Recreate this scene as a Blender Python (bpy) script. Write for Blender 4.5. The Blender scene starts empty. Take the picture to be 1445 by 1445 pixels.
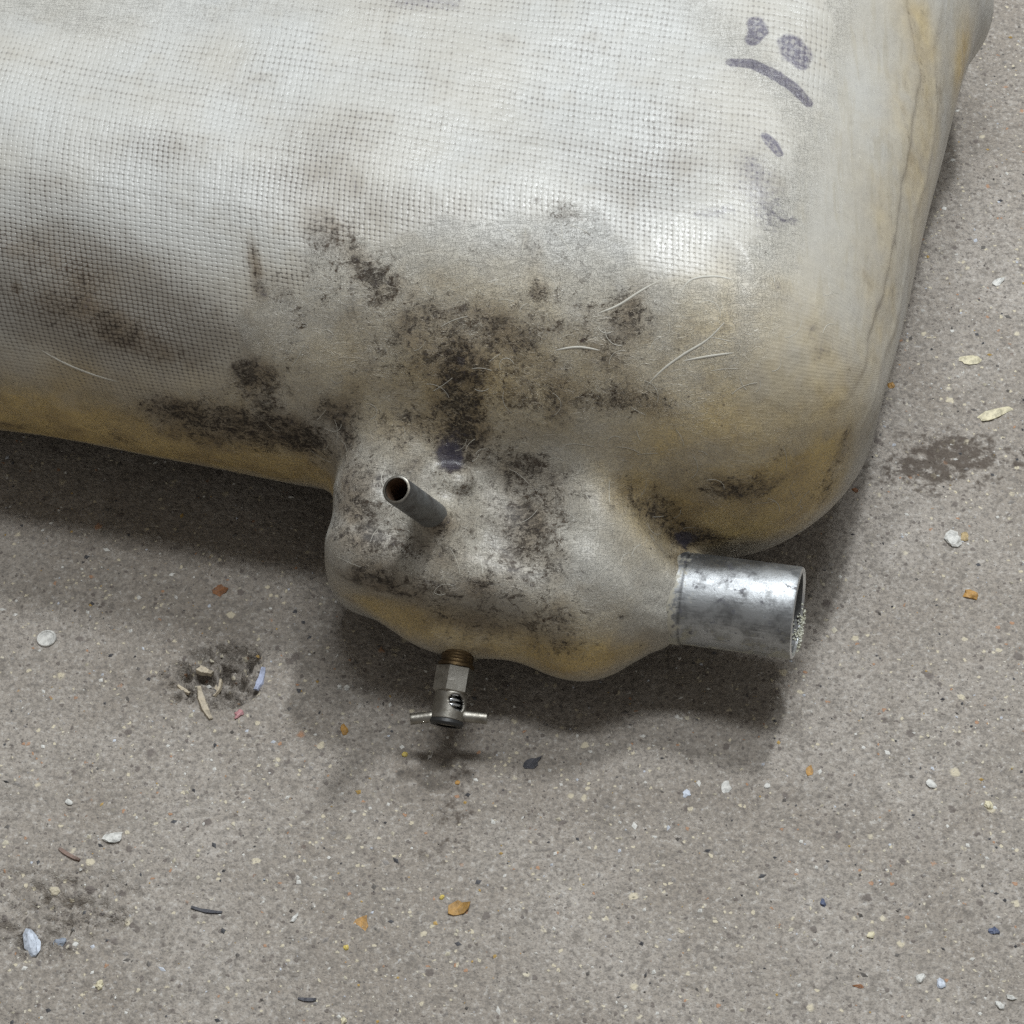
import bpy, bmesh, math, random
import numpy as np

# ================================================================ camera, world, lamps, exposure
scene = bpy.context.scene
COL = scene.collection
cam_data = bpy.data.cameras.new('camera')
cam = bpy.data.objects.new('camera', cam_data)
COL.objects.link(cam)
cam.location = (0.0, -0.73879, 0.94561)
cam.rotation_euler = (math.radians(38), 0, 0)
cam_data.sensor_width = 36.0
cam_data.lens = 86.4
cam_data.clip_start = 0.01
cam_data.clip_end = 50
scene.camera = cam

world = bpy.data.worlds.new('World')
scene.world = world
world.use_nodes = True
wb = world.node_tree.nodes['Background']
wb.inputs['Color'].default_value = (1.0, 0.965, 0.92, 1)
wb.inputs['Strength'].default_value = 0.20

def ceiling_lamp(name, loc, sx, sy, power, colour=(0.93, 0.97, 1.0)):
    l = bpy.data.lights.new(name, 'AREA')
    l.shape = 'RECTANGLE'
    l.size, l.size_y, l.energy, l.color = sx, sy, power, colour
    o = bpy.data.objects.new(name, l)
    o.location = loc
    COL.objects.link(o)
    return o
ceiling_lamp('tube_lamp', (0.12, 0.15, 2.4), 1.1, 0.25, 28)
ceiling_lamp('bulkhead_lamp', (0.48, 0.92, 2.3), 0.12, 0.30, 35)
ceiling_lamp('far_tube_lamp', (0.30, 1.75, 2.4), 1.7, 0.25, 27, (0.88, 0.95, 1.0))

scene.view_settings.view_transform = 'Standard'
scene.view_settings.look = 'None'
scene.view_settings.exposure = 0.1
scene.view_settings.gamma = 1
scene.render.film_transparent = False
scene.cycles.max_bounces = 3
scene.cycles.use_adaptive_sampling = True
scene.cycles.adaptive_threshold = 0.03
scene.cycles.use_denoising = False

# ================================================================ helpers
rng = np.random.default_rng(7)
random.seed(7)

def mesh_obj(name, verts, faces, mat, parent=None, smooth=True):
    me = bpy.data.meshes.new(name)
    me.from_pydata([tuple(map(float, v)) for v in verts], [], [tuple(map(int, f)) for f in faces])
    me.update()
    if mat: me.materials.append(mat)
    if smooth: me.polygons.foreach_set('use_smooth', [True] * len(me.polygons))
    o = bpy.data.objects.new(name, me)
    COL.objects.link(o)
    if parent: o.parent = parent
    return o

def quads_obj(name, verts, quads, mat, parent=None):
    me = bpy.data.meshes.new(name)
    me.vertices.add(len(verts)); me.vertices.foreach_set('co', np.ascontiguousarray(verts, np.float32).ravel())
    n = len(quads)
    me.loops.add(n * 4); me.loops.foreach_set('vertex_index', np.ascontiguousarray(quads, np.int32).ravel())
    me.polygons.add(n); me.polygons.foreach_set('loop_start', np.arange(0, n * 4, 4, dtype=np.int32))
    me.update(calc_edges=True)
    me.polygons.foreach_set('use_smooth', np.ones(n, bool))
    me.validate()
    me.materials.append(mat)
    o = bpy.data.objects.new(name, me)
    COL.objects.link(o)
    if parent: o.parent = parent
    return o

def attr(me, name, data):
    a = me.attributes.new(name, 'FLOAT', 'POINT')
    a.data.foreach_set('value', np.ascontiguousarray(data, np.float32))

def tag(o, label=None, cat=None, group=None, kind=None):
    for k, v in (('label', label), ('category', cat), ('group', group), ('kind', kind)):
        if v: o[k] = v
    return o

class Nodes:
    """Small helper to write node materials as expressions."""
    def __init__(self, name):
        self.m = bpy.data.materials.new(name); self.m.use_nodes = True
        self.t = self.m.node_tree
        self.b = self.t.nodes['Principled BSDF']
    def n(self, kind, out=0, props=None, **ins):
        nd = self.t.nodes.new(kind)
        for k, v in (props or {}).items(): setattr(nd, k, v)
        for k, v in ins.items():
            key = int(k[1:]) if k[0] == '_' and k[1:].isdigit() else k.replace('__', ' ')
            self.set(nd.inputs[key], v)
        return nd.outputs[out]
    def set(self, sock, v):
        if isinstance(v, bpy.types.NodeSocket): self.t.links.new(v, sock)
        elif isinstance(v, (tuple, list)):
            if len(v) == 3 and len(sock.default_value) == 4: v = (*v, 1)
            sock.default_value = v
        else: sock.default_value = v
    def bsdf(self, **ins):
        for k, v in ins.items(): self.set(self.b.inputs[k.replace('__', ' ')], v)
    def math(self, op, a, b=0.0, c=0.0, clamp=False):
        return self.n('ShaderNodeMath', props={'operation': op, 'use_clamp': clamp}, _0=a, _1=b, _2=c)
    def add(self, a, b): return self.math('ADD', a, b)
    def sub(self, a, b): return self.math('SUBTRACT', a, b)
    def mul(self, a, b): return self.math('MULTIPLY', a, b)
    def mx(self, a, b): return self.math('MAXIMUM', a, b)
    def step(self, x, lo, hi, a=0.0, b=1.0):
        return self.n('ShaderNodeMapRange', props={'interpolation_type': 'SMOOTHSTEP'}, _0=x, _1=lo, _2=hi, _3=a, _4=b)
    def lin(self, x, lo, hi, a=0.0, b=1.0):
        return self.n('ShaderNodeMapRange', _0=x, _1=lo, _2=hi, _3=a, _4=b)
    def mix(self, f, a, b):
        return self.n('ShaderNodeMix', out=2, props={'data_type': 'RGBA'}, _0=f, _6=a, _7=b)
    def tex(self): return self.n('ShaderNodeTexCoord', out=3)
    def noise(self, vec, scale, detail=4.0, rough=0.55, dist=0.0, out=0):
        return self.n('ShaderNodeTexNoise', out=out, Vector=vec, Scale=scale, Detail=detail, Roughness=rough, Distortion=dist)
    def vor(self, vec, scale, out=0, feature='F1', rnd=1.0):
        return self.n('ShaderNodeTexVoronoi', out=out, props={'feature': feature}, Vector=vec, Scale=scale, Randomness=rnd)
    def attr(self, name): return self.n('ShaderNodeAttribute', out=2, props={'attribute_name': name})
    def sep(self, v, i): return self.n('ShaderNodeSeparateXYZ', out=i, _0=v)
    def comb(self, x, y, z): return self.n('ShaderNodeCombineXYZ', _0=x, _1=y, _2=z)
    def stretch(self, vec, s, rot=(0, 0, 0)):
        return self.n('ShaderNodeMapping', Vector=vec, Rotation=rot, Scale=s)
    def bump(self, h, dist, strength=1.0, normal=None):
        kw = {'Height': h, 'Distance': dist, 'Strength': strength}
        if normal is not None: kw['Normal'] = normal
        return self.n('ShaderNodeBump', **kw)

# ---------------------------------------------------------------- tank geometry (metres, floor at z = 0)
TH = math.radians(12.5)                       # the tank lies turned a little on the floor
AX = np.array([math.cos(TH), -math.sin(TH), 0.0])      # along the tank, to its end
AY = np.array([math.sin(TH), math.cos(TH), 0.0])       # across the tank, away from the sump
AZ = np.array([0.0, 0.0, 1.0])
ORG = np.array([0.02, 0.040, 0.0])            # a point under the axis of the tank's front edge
ZC, HH, RR = 0.094, 0.094, 0.091              # mid height, half height, edge rounding
XE, XS, YF, YB = 0.158, -0.46, -0.094, 0.36   # end, cut-off start, front, back (tank frame)
XCE, YCE = XE - RR, YF + RR                   # where the flat top starts to round off

def smin(a, b, k):
    h = np.clip(0.5 + 0.5 * (b - a) / k, 0, 1)
    return b + (a - b) * h - k * h * (1 - h)

def local(p):
    q = p - ORG
    return q @ AX, q @ AY, q @ AZ

def rbox(x, y, z, c, h, r, rx=0.0, ry=0.0, rz=0.0):
    x, y, z = x - c[0], y - c[1], z - c[2]
    if rz: x, y = x * math.cos(rz) + y * math.sin(rz), -x * math.sin(rz) + y * math.cos(rz)
    if rx: y, z = y * math.cos(rx) + z * math.sin(rx), -y * math.sin(rx) + z * math.cos(rx)
    if ry: x, z = x * math.cos(ry) + z * math.sin(ry), -x * math.sin(ry) + z * math.cos(ry)
    ax, ay, az = np.abs(x) - h[0] + r, np.abs(y) - h[1] + r, np.abs(z) - h[2] + r
    return (np.sqrt(np.maximum(ax, 0) ** 2 + np.maximum(ay, 0) ** 2 + np.maximum(az, 0) ** 2)
            + np.minimum(np.maximum(ax, np.maximum(ay, az)), 0) - r)

def ball(x, y, z, c, r, s=(1, 1, 1)):
    k = np.sqrt(((x - c[0]) / s[0]) ** 2 + ((y - c[1]) / s[1]) ** 2 + ((z - c[2]) / s[2]) ** 2)
    return (k - r) * min(s)

def cone(x, y, z, a, b, ra, rb):
    a, b = np.array(a), np.array(b)
    ab = b - a
    t = np.clip(((x - a[0]) * ab[0] + (y - a[1]) * ab[1] + (z - a[2]) * ab[2]) / (ab @ ab), 0, 1)
    d = np.sqrt((x - a[0] - t * ab[0]) ** 2 + (y - a[1] - t * ab[1]) ** 2 + (z - a[2] - t * ab[2]) ** 2)
    return d - (ra + (rb - ra) * t)

# outlet tube, breather pipe and drain tap axes (tank frame)
TUBE_A, TUBE_B, TUBE_R = np.array([0.0775, -0.1145, 0.0520]), np.array([0.1355, -0.1155, 0.0575]), 0.0208
PIPE_A, PIPE_B, PIPE_R = np.array([-0.0248, -0.1246, 0.091]), np.array([-0.0372, -0.1489, 0.140]), 0.0063
TAP_A, TAP_B = np.array([-0.0105, -0.1500, 0.0430]), np.array([-0.0090, -0.1874, 0.0255])

def sdf(p):
    x, y, z = local(p)
    # main body: a pillow with well rounded edges
    cr = 0.066
    xs = x - 0.060 * (y - 0.02) * np.clip((x + 0.1) / 0.2, 0, 1)        # the end is a little out of square
    px = np.abs(xs - (XE + XS) / 2) - (XE - XS) / 2 + cr
    py = np.abs(y - (YF + YB) / 2) - (YB - YF) / 2 + cr
    dp = np.sqrt(np.maximum(px, 0) ** 2 + np.maximum(py, 0) ** 2) + np.minimum(np.maximum(px, py), 0) - cr
    a, b = dp + RR, np.abs(z - ZC) - HH + RR
    d = np.sqrt(np.maximum(a, 0) ** 2 + np.maximum(b, 0) ** 2) + np.minimum(np.maximum(a, b), 0) - RR
    # hand-laid unevenness
    d = d + 0.0010 * np.sin(x * 31 + 1.3 * np.sin(y * 23)) * np.sin(y * 27 + 0.7) + 0.0006 * np.sin(x * 70 + 2 * np.sin(z * 40)) * np.sin(y * 61 + z * 55)
    # lap of the end moulding: cloth edge standing proud along the end
    lap = z - np.interp(y, [-0.11, -0.055, -0.02, 0.022, 0.076, 0.121, 0.144, 0.154, 0.172, 0.25], [0.128, 0.134, 0.1405, 0.1405, 0.146, 0.149, 0.151, 0.158, 0.168, 0.189]) + 0.0006 * np.sin(y * 143 + 1) + 0.0004 * np.sin(y * 330)
    on_end = 1 / (1 + np.exp(-np.clip((x - XCE - 0.02) / 0.006, -40, 40))) * np.clip((y + 0.075) / 0.06, 0, 1)
    d = d - 0.0014 * on_end / (1 + np.exp(-np.clip((lap) / 0.0009, -40, 40)))
    d = d - 0.0005 * on_end * np.exp(-((lap + 0.020 + 0.003 * np.sin(y * 70)) / 0.003) ** 2)
    # swelling on the end, far side
    d = smin(d, ball(x, y, z, (XE - 0.006, 0.268, 0.085), 0.030, (0.9, 0.95, 1.1)), 0.008)
    # sump
    s = rbox(x, y, z, (-0.015, -0.0900, 0.064), (0.0635, 0.0590, 0.0395), 0.0195, rx=math.radians(17), ry=math.radians(-5))
    s = smin(s, ball(x, y, z, (0.041, -0.1305, 0.0445), 0.026, (1.15, 0.85, 0.95)), 0.022)
    s = smin(s, ball(x, y, z, (0.038, -0.1026, 0.072), 0.030, (1, 1.1, 0.9)), 0.016)
    rag = 0.0013 * np.sin(y * 310 + 1) * np.sin(z * 270) + 0.0008 * np.sin(y * 720 + z * 500)
    rag = rag * np.clip((x - 0.066) / 0.008, 0, 1)
    s = smin(s, cone(x + rag, y, z, TUBE_A + np.array([-0.03, 0, 0]), TUBE_A - 0.05 * (TUBE_B - TUBE_A), 0.031, 0.0219), 0.016)
    s = smin(s, cone(x, y, z, (-0.040, -0.121, 0.048), (0.030, -0.134, 0.046), 0.0235, 0.0215), 0.012)
    s = smin(s, cone(x, y, z, PIPE_A, PIPE_A + 0.17 * (PIPE_B - PIPE_A), 0.0135, 0.0072), 0.012)
    s = smin(s, ball(x, y, z, (-0.0115, -0.1440, 0.0440), 0.0118, (2.4, 1.0, 0.9)), 0.014)
    s = s + 0.0035 * np.exp(-(((x - 0.008) / 0.020) ** 2 + ((y + 0.122) / 0.020) ** 2)) - 0.0025 * np.exp(-(((x - 0.043) / 0.010) ** 2 + ((y + 0.110) / 0.030) ** 2))
    s = s + 0.0012 * np.sin(x * 95 + 3 * np.sin(y * 50)) * np.sin(y * 110 + z * 60) + 0.0018 * np.sin(x * 47 + 0.8 + 2 * np.sin(z * 30)) * np.sin(y * 58 + x * 21 + 2)
    d = smin(d, s, 0.017)
    # small lumps of resin
    d = smin(d, ball(x, y, z, (-0.021, -0.1096, 0.1025), 0.0050, (1.3, 1, 0.8)), 0.006)
    d = smin(d, ball(x, y, z, (-0.0209, -0.0760, 0.1405), 0.004), 0.005)
    return d

def gradient(p, e=4e-4):
    g = np.empty_like(p)
    for i in range(3):
        o = np.zeros(3); o[i] = e
        g[:, i] = (sdf(p + o) - sdf(p - o)) / (2 * e)
    return g

def cloth(p):
    """Cloth coordinates: distance along the tank and down over its rounded front and end."""
    x, y, z = local(p)
    zz = np.maximum(z - (ZC + HH - RR), -0.2)
    s = np.where(x < XCE, x, XCE + RR * np.arctan2(np.maximum(x - XCE, 0), np.maximum(zz, 1e-4)))
    t = np.where(y > YCE, y - YCE, -RR * np.arctan2(np.maximum(YCE - y, 0), np.maximum(zz, 1e-4)))
    return s, t


# stains and painted amber glow on the shell: kind, place, direction of the long axis, radii, strength
STAINS = [
    ('d', -0.0794, 0.0136, 0.1766, 1.0, -0.06, 0.06, 0.0118, 0.011, 1.05),
    ('d', -0.1127, 0.0067, 0.1674, 0.98, -0.0, 0.2, 0.0032, 0.0117, 1.4),
    ('d', -0.0622, -0.0013, 0.17, 0.87, 0.37, 0.34, 0.0086, 0.0125, 1.19),
    ('d', -0.0407, -0.0178, 0.1586, 0.98, -0.18, -0.06, 0.0185, 0.0111, 0.53),
    ('d', -0.0545, -0.0055, 0.1678, 1.0, -0.06, 0.06, 0.0068, 0.0068, 0.98),
    ('d', -0.0207, -0.0235, 0.1557, 0.98, -0.18, -0.0, 0.034, 0.0139, 0.28),
    ('d', -0.0099, -0.0215, 0.1603, 0.98, -0.12, 0.13, 0.014, 0.0092, 0.49),
    ('d', -0.0224, -0.0388, 0.1313, 0.95, -0.13, 0.28, 0.0085, 0.0209, 1.4),
    ('d', -0.0177, -0.033, 0.1457, 0.99, -0.08, 0.09, 0.0068, 0.005, 1.26),
    ('d', 0.0038, -0.0438, 0.1348, 0.96, -0.26, -0.09, 0.0186, 0.0102, 0.7),
    ('d', -0.0008, -0.0278, 0.156, 0.93, -0.35, -0.11, 0.0155, 0.0093, 0.56),
    ('d', -0.0501, -0.0263, 0.1452, 0.99, -0.11, 0.13, 0.0189, 0.0131, 0.39),
    ('d', -0.0382, -0.0422, 0.1162, 0.92, 0.12, 0.37, 0.0144, 0.0095, 0.63),
    ('d', 0.0238, 0.019, 0.1864, 0.86, -0.51, -0.06, 0.0128, 0.0077, 0.91),
    ('d', 0.0114, -0.0134, 0.1717, 0.99, -0.09, 0.09, 0.0049, 0.0043, 0.98),
    ('d', 0.0477, -0.0267, 0.1684, 0.82, 0.37, 0.44, 0.0109, 0.0085, 0.91),
    ('d', 0.0326, -0.0289, 0.164, 0.99, -0.09, 0.1, 0.0137, 0.0067, 0.56),
    ('d', 0.0402, -0.0373, 0.1575, 0.93, -0.33, -0.14, 0.0122, 0.0055, 0.7),
    ('d', 0.0553, -0.0189, 0.1754, 0.82, 0.41, 0.4, 0.0106, 0.0037, 0.49),
    ('d', 0.0389, -0.048, 0.142, 0.98, -0.2, 0.1, 0.0217, 0.0086, 0.77),
    ('d', 0.0541, -0.052, 0.142, 0.97, -0.16, 0.19, 0.0186, 0.0065, 0.63),
    ('d', -0.0258, -0.055, 0.1047, 0.98, 0.11, -0.14, 0.0111, 0.0186, 0.84),
    ('d', 0.0133, -0.0649, 0.0995, 0.88, -0.46, 0.06, 0.0198, 0.0132, 1.05),
    ('d', 0.007, -0.057, 0.1047, 0.96, -0.27, 0.07, 0.0128, 0.0071, 0.77),
    ('d', 0.0039, -0.0843, 0.0889, 0.96, -0.16, 0.21, 0.0135, 0.017, 1.12),
    ('d', 0.0178, -0.0906, 0.0921, 0.91, 0.12, 0.39, 0.0095, 0.0118, 0.7),
    ('d', -0.007, -0.0488, 0.1143, 0.94, -0.28, -0.2, 0.0125, 0.009, 0.77),
    ('d', -0.0676, -0.0767, 0.0944, 0.96, -0.18, 0.23, 0.0139, 0.0168, 0.77),
    ('d', -0.0565, -0.0884, 0.0918, 1.0, 0.01, -0.01, 0.0124, 0.0097, 0.84),
    ('d', -0.0711, -0.0636, 0.0978, 0.82, -0.36, 0.45, 0.0104, 0.0099, 0.63),
    ('d', -0.0473, -0.103, 0.0777, 0.97, -0.22, -0.05, 0.0188, 0.0076, 1.05),
    ('d', -0.0628, -0.0989, 0.0799, 0.9, -0.3, -0.3, 0.0109, 0.0061, 0.84),
    ('d', -0.0131, -0.1061, 0.0819, 0.99, -0.08, 0.11, 0.0218, 0.0132, 0.39),
    ('d', -0.0162, -0.1048, 0.0828, 0.99, -0.08, 0.11, 0.005, 0.0032, 1.12),
    ('d', 0.0086, -0.1153, 0.0629, 0.91, -0.34, 0.26, 0.0271, 0.0113, 0.56),
    ('d', 0.0241, -0.122, 0.0589, 0.98, -0.18, -0.04, 0.0124, 0.0052, 0.84),
    ('d', 0.0208, -0.116, 0.0746, 0.99, -0.09, 0.12, 0.0124, 0.0107, 0.42),
    ('d', -0.0258, -0.1092, 0.0596, 0.96, -0.17, -0.21, 0.0219, 0.0081, 0.49),
    ('d', -0.1106, -0.024, 0.1237, 0.77, -0.0, 0.64, 0.0166, 0.01, 1.33),
    ('d', -0.1182, -0.0203, 0.1289, 0.96, -0.18, 0.2, 0.0074, 0.0079, 1.12),
    ('d', -0.1341, -0.0233, 0.0912, 0.97, -0.22, -0.09, 0.0341, 0.0141, 1.4),
    ('d', -0.1026, -0.0299, 0.0989, 0.98, -0.19, -0.09, 0.0224, 0.0096, 1.26),
    ('d', -0.0902, -0.0322, 0.0918, 0.96, -0.27, 0.06, 0.0166, 0.0107, 1.26),
    ('d', -0.1082, -0.0277, 0.1111, 0.71, -0.27, -0.65, 0.0065, 0.0061, 1.26),
    ('d', -0.148, -0.0196, 0.0992, 0.96, -0.25, 0.09, 0.0237, 0.0071, 1.05),
    ('d', -0.0749, -0.0374, 0.1055, 0.77, -0.23, 0.59, 0.0058, 0.0146, 1.12),
    ('d', -0.0955, -0.0213, 0.1395, 0.9, 0.05, 0.42, 0.0067, 0.0038, 0.56),
    ('d', -0.0996, -0.0055, 0.1588, 0.98, -0.12, 0.13, 0.007, 0.0068, 0.63),
    ('d', -0.0936, -0.0144, 0.1503, 0.99, -0.11, 0.12, 0.0038, 0.0069, 0.84),
    ('d', -0.076, -0.0334, 0.1178, 0.94, -0.25, -0.24, 0.0106, 0.0082, 0.84),
    ('d', 0.1042, -0.0717, 0.1081, 0.98, 0.14, 0.16, 0.0148, 0.0056, 1.33),
    ('d', 0.0915, -0.0715, 0.1127, 1.0, -0.06, 0.08, 0.0123, 0.0069, 0.77),
    ('d', 0.0734, -0.0707, 0.0789, 0.95, -0.0, -0.32, 0.0249, 0.006, 1.33),
    ('d', 0.065, -0.0693, 0.0899, 0.93, 0.05, -0.37, 0.0169, 0.0079, 0.98),
    ('d', 0.0913, -0.0714, 0.0695, 0.92, 0.16, -0.36, 0.0178, 0.0059, 0.84),
    ('d', 0.0768, -0.0726, 0.0726, 0.98, 0.12, -0.16, 0.0049, 0.0038, 1.82),
    ('d', 0.0832, -0.0789, 0.0663, 0.8, 0.31, -0.52, 0.0189, 0.0025, 1.4),
    ('d', 0.1171, -0.0653, 0.1246, 0.92, 0.25, -0.3, 0.0035, 0.006, 0.84),
    ('d', 0.0552, -0.0665, 0.1016, 0.91, -0.1, -0.4, 0.013, 0.0061, 0.7),
    ('d', 0.1429, -0.054, 0.1059, 0.68, 0.55, -0.48, 0.0063, 0.0227, 0.7),
    ('d', 0.1401, -0.0572, 0.0848, 0.71, 0.59, -0.38, 0.0038, 0.0198, 0.7),
    ('d', -0.2355, 0.0096, 0.0534, 0.99, -0.13, -0.06, 0.0203, 0.0079, 0.84),
    ('d', -0.1856, -0.0065, 0.0659, 0.96, -0.29, 0.04, 0.0245, 0.0077, 0.56),
    ('d', 0.0488, -0.1132, 0.0707, 0.94, 0.19, -0.27, 0.004, 0.0029, 0.7),
    ('d', 0.055, -0.101, 0.0801, 0.81, 0.35, -0.47, 0.0048, 0.0031, 0.7),
    ('d', -0.0131, -0.0382, 0.1377, 0.98, -0.19, 0.09, 0.0377, 0.01, 0.28),
    ('d', -0.1888, 0.01, 0.1513, 0.98, -0.12, 0.13, 0.0099, 0.0076, 1.05),
    ('d', -0.2197, 0.0127, 0.1462, 0.98, -0.12, 0.13, 0.0027, 0.0026, 1.4),
    ('d', -0.1722, -0.0058, 0.1339, 0.97, -0.24, 0.01, 0.0196, 0.007, 1.19),
    ('d', -0.1829, 0.0016, 0.142, 0.97, -0.24, 0.01, 0.0147, 0.0066, 0.91),
    ('d', -0.2089, 0.0072, 0.1406, 0.97, -0.24, -0.03, 0.0228, 0.0084, 0.84),
    ('d', -0.1549, -0.012, 0.129, 0.97, -0.23, -0.05, 0.0225, 0.0073, 0.63),
    ('d', -0.1982, 0.0174, 0.1572, 0.98, -0.19, 0.01, 0.0194, 0.0063, 0.56),
    ('d', -0.2205, 0.0247, 0.1608, 1.0, -0.07, 0.07, 0.0145, 0.0078, 0.56),
    ('d', -0.0069, -0.0348, 0.1454, 0.98, -0.17, 0.07, 0.0467, 0.019, 0.28),
    ('d', -0.0505, -0.0348, 0.1266, 0.99, -0.11, 0.13, 0.0254, 0.0213, 0.28),
    ('d', 0.0296, -0.0176, 0.1719, 0.99, -0.09, 0.1, 0.0275, 0.0184, 0.28),
    ('d', -0.0314, -0.0117, 0.1654, 0.99, -0.08, 0.08, 0.0371, 0.0153, 0.21),
    ('d', 0.0477, -0.0337, 0.1625, 0.99, -0.09, 0.1, 0.0334, 0.0181, 0.28),
    ('d', -0.063, -0.0689, 0.0996, 0.99, -0.1, 0.12, 0.0191, 0.0287, 0.56),
    ('d', -0.0224, -0.0874, 0.093, 0.89, 0.28, -0.36, 0.0412, 0.0189, 0.35),
    ('d', 0.0085, -0.1094, 0.0813, 0.99, -0.06, 0.08, 0.034, 0.016, 0.35),
    ('d', -0.0839, -0.0031, 0.1653, 0.99, -0.11, 0.12, 0.019, 0.0123, 0.49),
    ('d', 0.0054, 0.004, 0.18, 1.0, -0.06, 0.06, 0.0276, 0.0097, 0.28),
    ('d', -0.0309, -0.0869, 0.1, 0.65, 0.25, -0.72, 0.0069, 0.0041, 1.12),
    ('d', -0.0379, -0.0906, 0.0921, 0.98, -0.11, 0.14, 0.0095, 0.005, 0.56),
    ('d', -0.0223, -0.0331, 0.1435, 0.92, -0.14, 0.35, 0.0046, 0.019, 1.68),
    ('d', -0.0232, -0.0438, 0.118, 0.98, -0.13, 0.16, 0.0064, 0.017, 1.54),
    ('d', 0.1915, 0.168, 0.161, 0.65, 0.52, -0.55, 0.0051, 0.0427, 0.22),
    ('d', 0.1963, 0.1479, 0.1477, 0.55, 0.65, -0.53, 0.005, 0.0144, 0.22),
    ('d', 0.1855, 0.1028, 0.1489, 0.37, 0.7, -0.62, 0.0043, 0.0205, 0.22),
    ('d', 0.1737, 0.0509, 0.1454, 0.36, 0.69, -0.63, 0.0042, 0.0225, 0.22),
    ('d', 0.1589, 0.0019, 0.1464, 0.54, 0.67, -0.52, 0.0036, 0.023, 0.22),
    ('d', 0.1468, -0.0357, 0.1419, 0.67, 0.62, -0.4, 0.0025, 0.0214, 0.22),
    ('d', 0.2068, 0.1545, 0.1327, 0.45, 0.68, -0.58, 0.0071, 0.0102, 0.42),
    ('d', -0.0258, -0.0497, 0.1081, 1.0, 0.0, -0.0, 0.0081, 0.0095, 0.7),
    ('g', -0.1548, 0.0607, 0.1866, 0.99, -0.14, 0.01, 0.0192, 0.0095, 0.49),
    ('g', -0.0911, 0.0434, 0.186, 1.0, -0.03, 0.03, 0.0219, 0.0187, 0.63),
    ('g', -0.2077, 0.0422, 0.1763, 0.99, -0.08, 0.08, 0.0194, 0.0128, 0.4),
    ('g', -0.1887, 0.0121, 0.1537, 0.97, -0.23, 0.0, 0.0423, 0.0158, 1.24),
    ('g', -0.2077, 0.0249, 0.1628, 0.98, -0.18, -0.01, 0.0354, 0.0125, 0.82),
    ('g', -0.1636, -0.003, 0.1424, 0.97, -0.23, 0.01, 0.0455, 0.0166, 1.24),
    ('g', -0.2092, 0.0057, 0.1375, 0.97, -0.23, 0.01, 0.0395, 0.0142, 0.99),
    ('g', -0.1806, -0.005, 0.1307, 0.97, -0.25, 0.03, 0.053, 0.0147, 0.66),
    ('g', -0.0763, 0.0653, 0.1886, 1.0, -0.04, 0.04, 0.019, 0.0132, 0.41),
    ('g', -0.0625, 0.0232, 0.1822, 0.99, -0.08, 0.08, 0.025, 0.0135, 0.41),
    ('g', 0.055, 0.0359, 0.1868, 1.0, 0.03, -0.03, 0.0218, 0.0229, 0.58),
    ('g', 0.0747, 0.0623, 0.1872, 1.0, -0.04, 0.04, 0.0188, 0.026, 0.41),
    ('g', -0.0316, 0.0209, 0.1844, 1.0, -0.04, 0.04, 0.0185, 0.0086, 0.41),
    ('g', -0.0537, 0.1516, 0.1881, 1.0, -0.0, 0.0, 0.0297, 0.0049, 0.41),
    ('g', 0.0244, 0.0616, 0.1879, 1.0, 0.05, -0.04, 0.0189, 0.0188, 0.2),
    ('g', -0.0253, -0.0251, 0.153, 0.98, -0.18, -0.01, 0.0681, 0.0279, 0.46),
    ('g', -0.0504, -0.0755, 0.0978, 0.97, -0.14, 0.18, 0.0419, 0.0385, 0.49),
    ('g', 0.0387, -0.0329, 0.1616, 0.99, -0.09, 0.1, 0.0366, 0.0182, 0.33),
    ('g', 0.0055, -0.0715, 0.0928, 0.98, -0.11, 0.14, 0.0381, 0.03, 0.33),
    ('g', -0.0318, -0.1072, 0.0729, 0.98, -0.17, -0.12, 0.0497, 0.0199, 0.53),
    ('g', -0.1355, -0.023, 0.0932, 0.97, -0.23, -0.05, 0.0653, 0.021, 0.49),
    ('g', 0.0857, -0.0713, 0.1075, 0.97, -0.15, 0.18, 0.0374, 0.0272, 0.41),
    ('g', -0.1228, 0.0994, 0.1871, 1.0, -0.01, 0.01, 0.0193, 0.0137, 0.17),
    ('g', 0.0317, 0.1226, 0.1877, 1.0, -0.01, 0.01, 0.0195, 0.0113, 0.2),
    ('g', 0.1111, 0.0403, 0.1869, 0.85, 0.52, -0.1, 0.0145, 0.0194, 0.33),
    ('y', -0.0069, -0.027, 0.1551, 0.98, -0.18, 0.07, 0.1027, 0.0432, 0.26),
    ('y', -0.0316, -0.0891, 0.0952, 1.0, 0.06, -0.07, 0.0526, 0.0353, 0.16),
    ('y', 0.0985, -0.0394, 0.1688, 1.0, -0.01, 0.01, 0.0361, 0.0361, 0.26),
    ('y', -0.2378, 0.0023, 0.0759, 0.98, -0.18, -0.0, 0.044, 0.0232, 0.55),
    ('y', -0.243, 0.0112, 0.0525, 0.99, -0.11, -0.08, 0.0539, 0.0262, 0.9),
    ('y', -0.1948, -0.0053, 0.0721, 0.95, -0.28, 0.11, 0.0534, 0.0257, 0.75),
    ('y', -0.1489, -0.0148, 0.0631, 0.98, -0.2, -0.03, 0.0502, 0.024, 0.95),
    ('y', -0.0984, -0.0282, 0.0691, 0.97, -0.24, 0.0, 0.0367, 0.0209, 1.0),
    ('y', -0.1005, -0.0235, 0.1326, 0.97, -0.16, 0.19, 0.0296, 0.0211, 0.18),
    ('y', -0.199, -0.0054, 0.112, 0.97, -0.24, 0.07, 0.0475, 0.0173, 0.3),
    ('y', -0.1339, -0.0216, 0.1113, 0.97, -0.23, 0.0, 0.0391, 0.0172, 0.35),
    ('y', 0.0843, -0.0631, 0.1363, 0.98, -0.18, 0.08, 0.0365, 0.02, 0.38),
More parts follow.
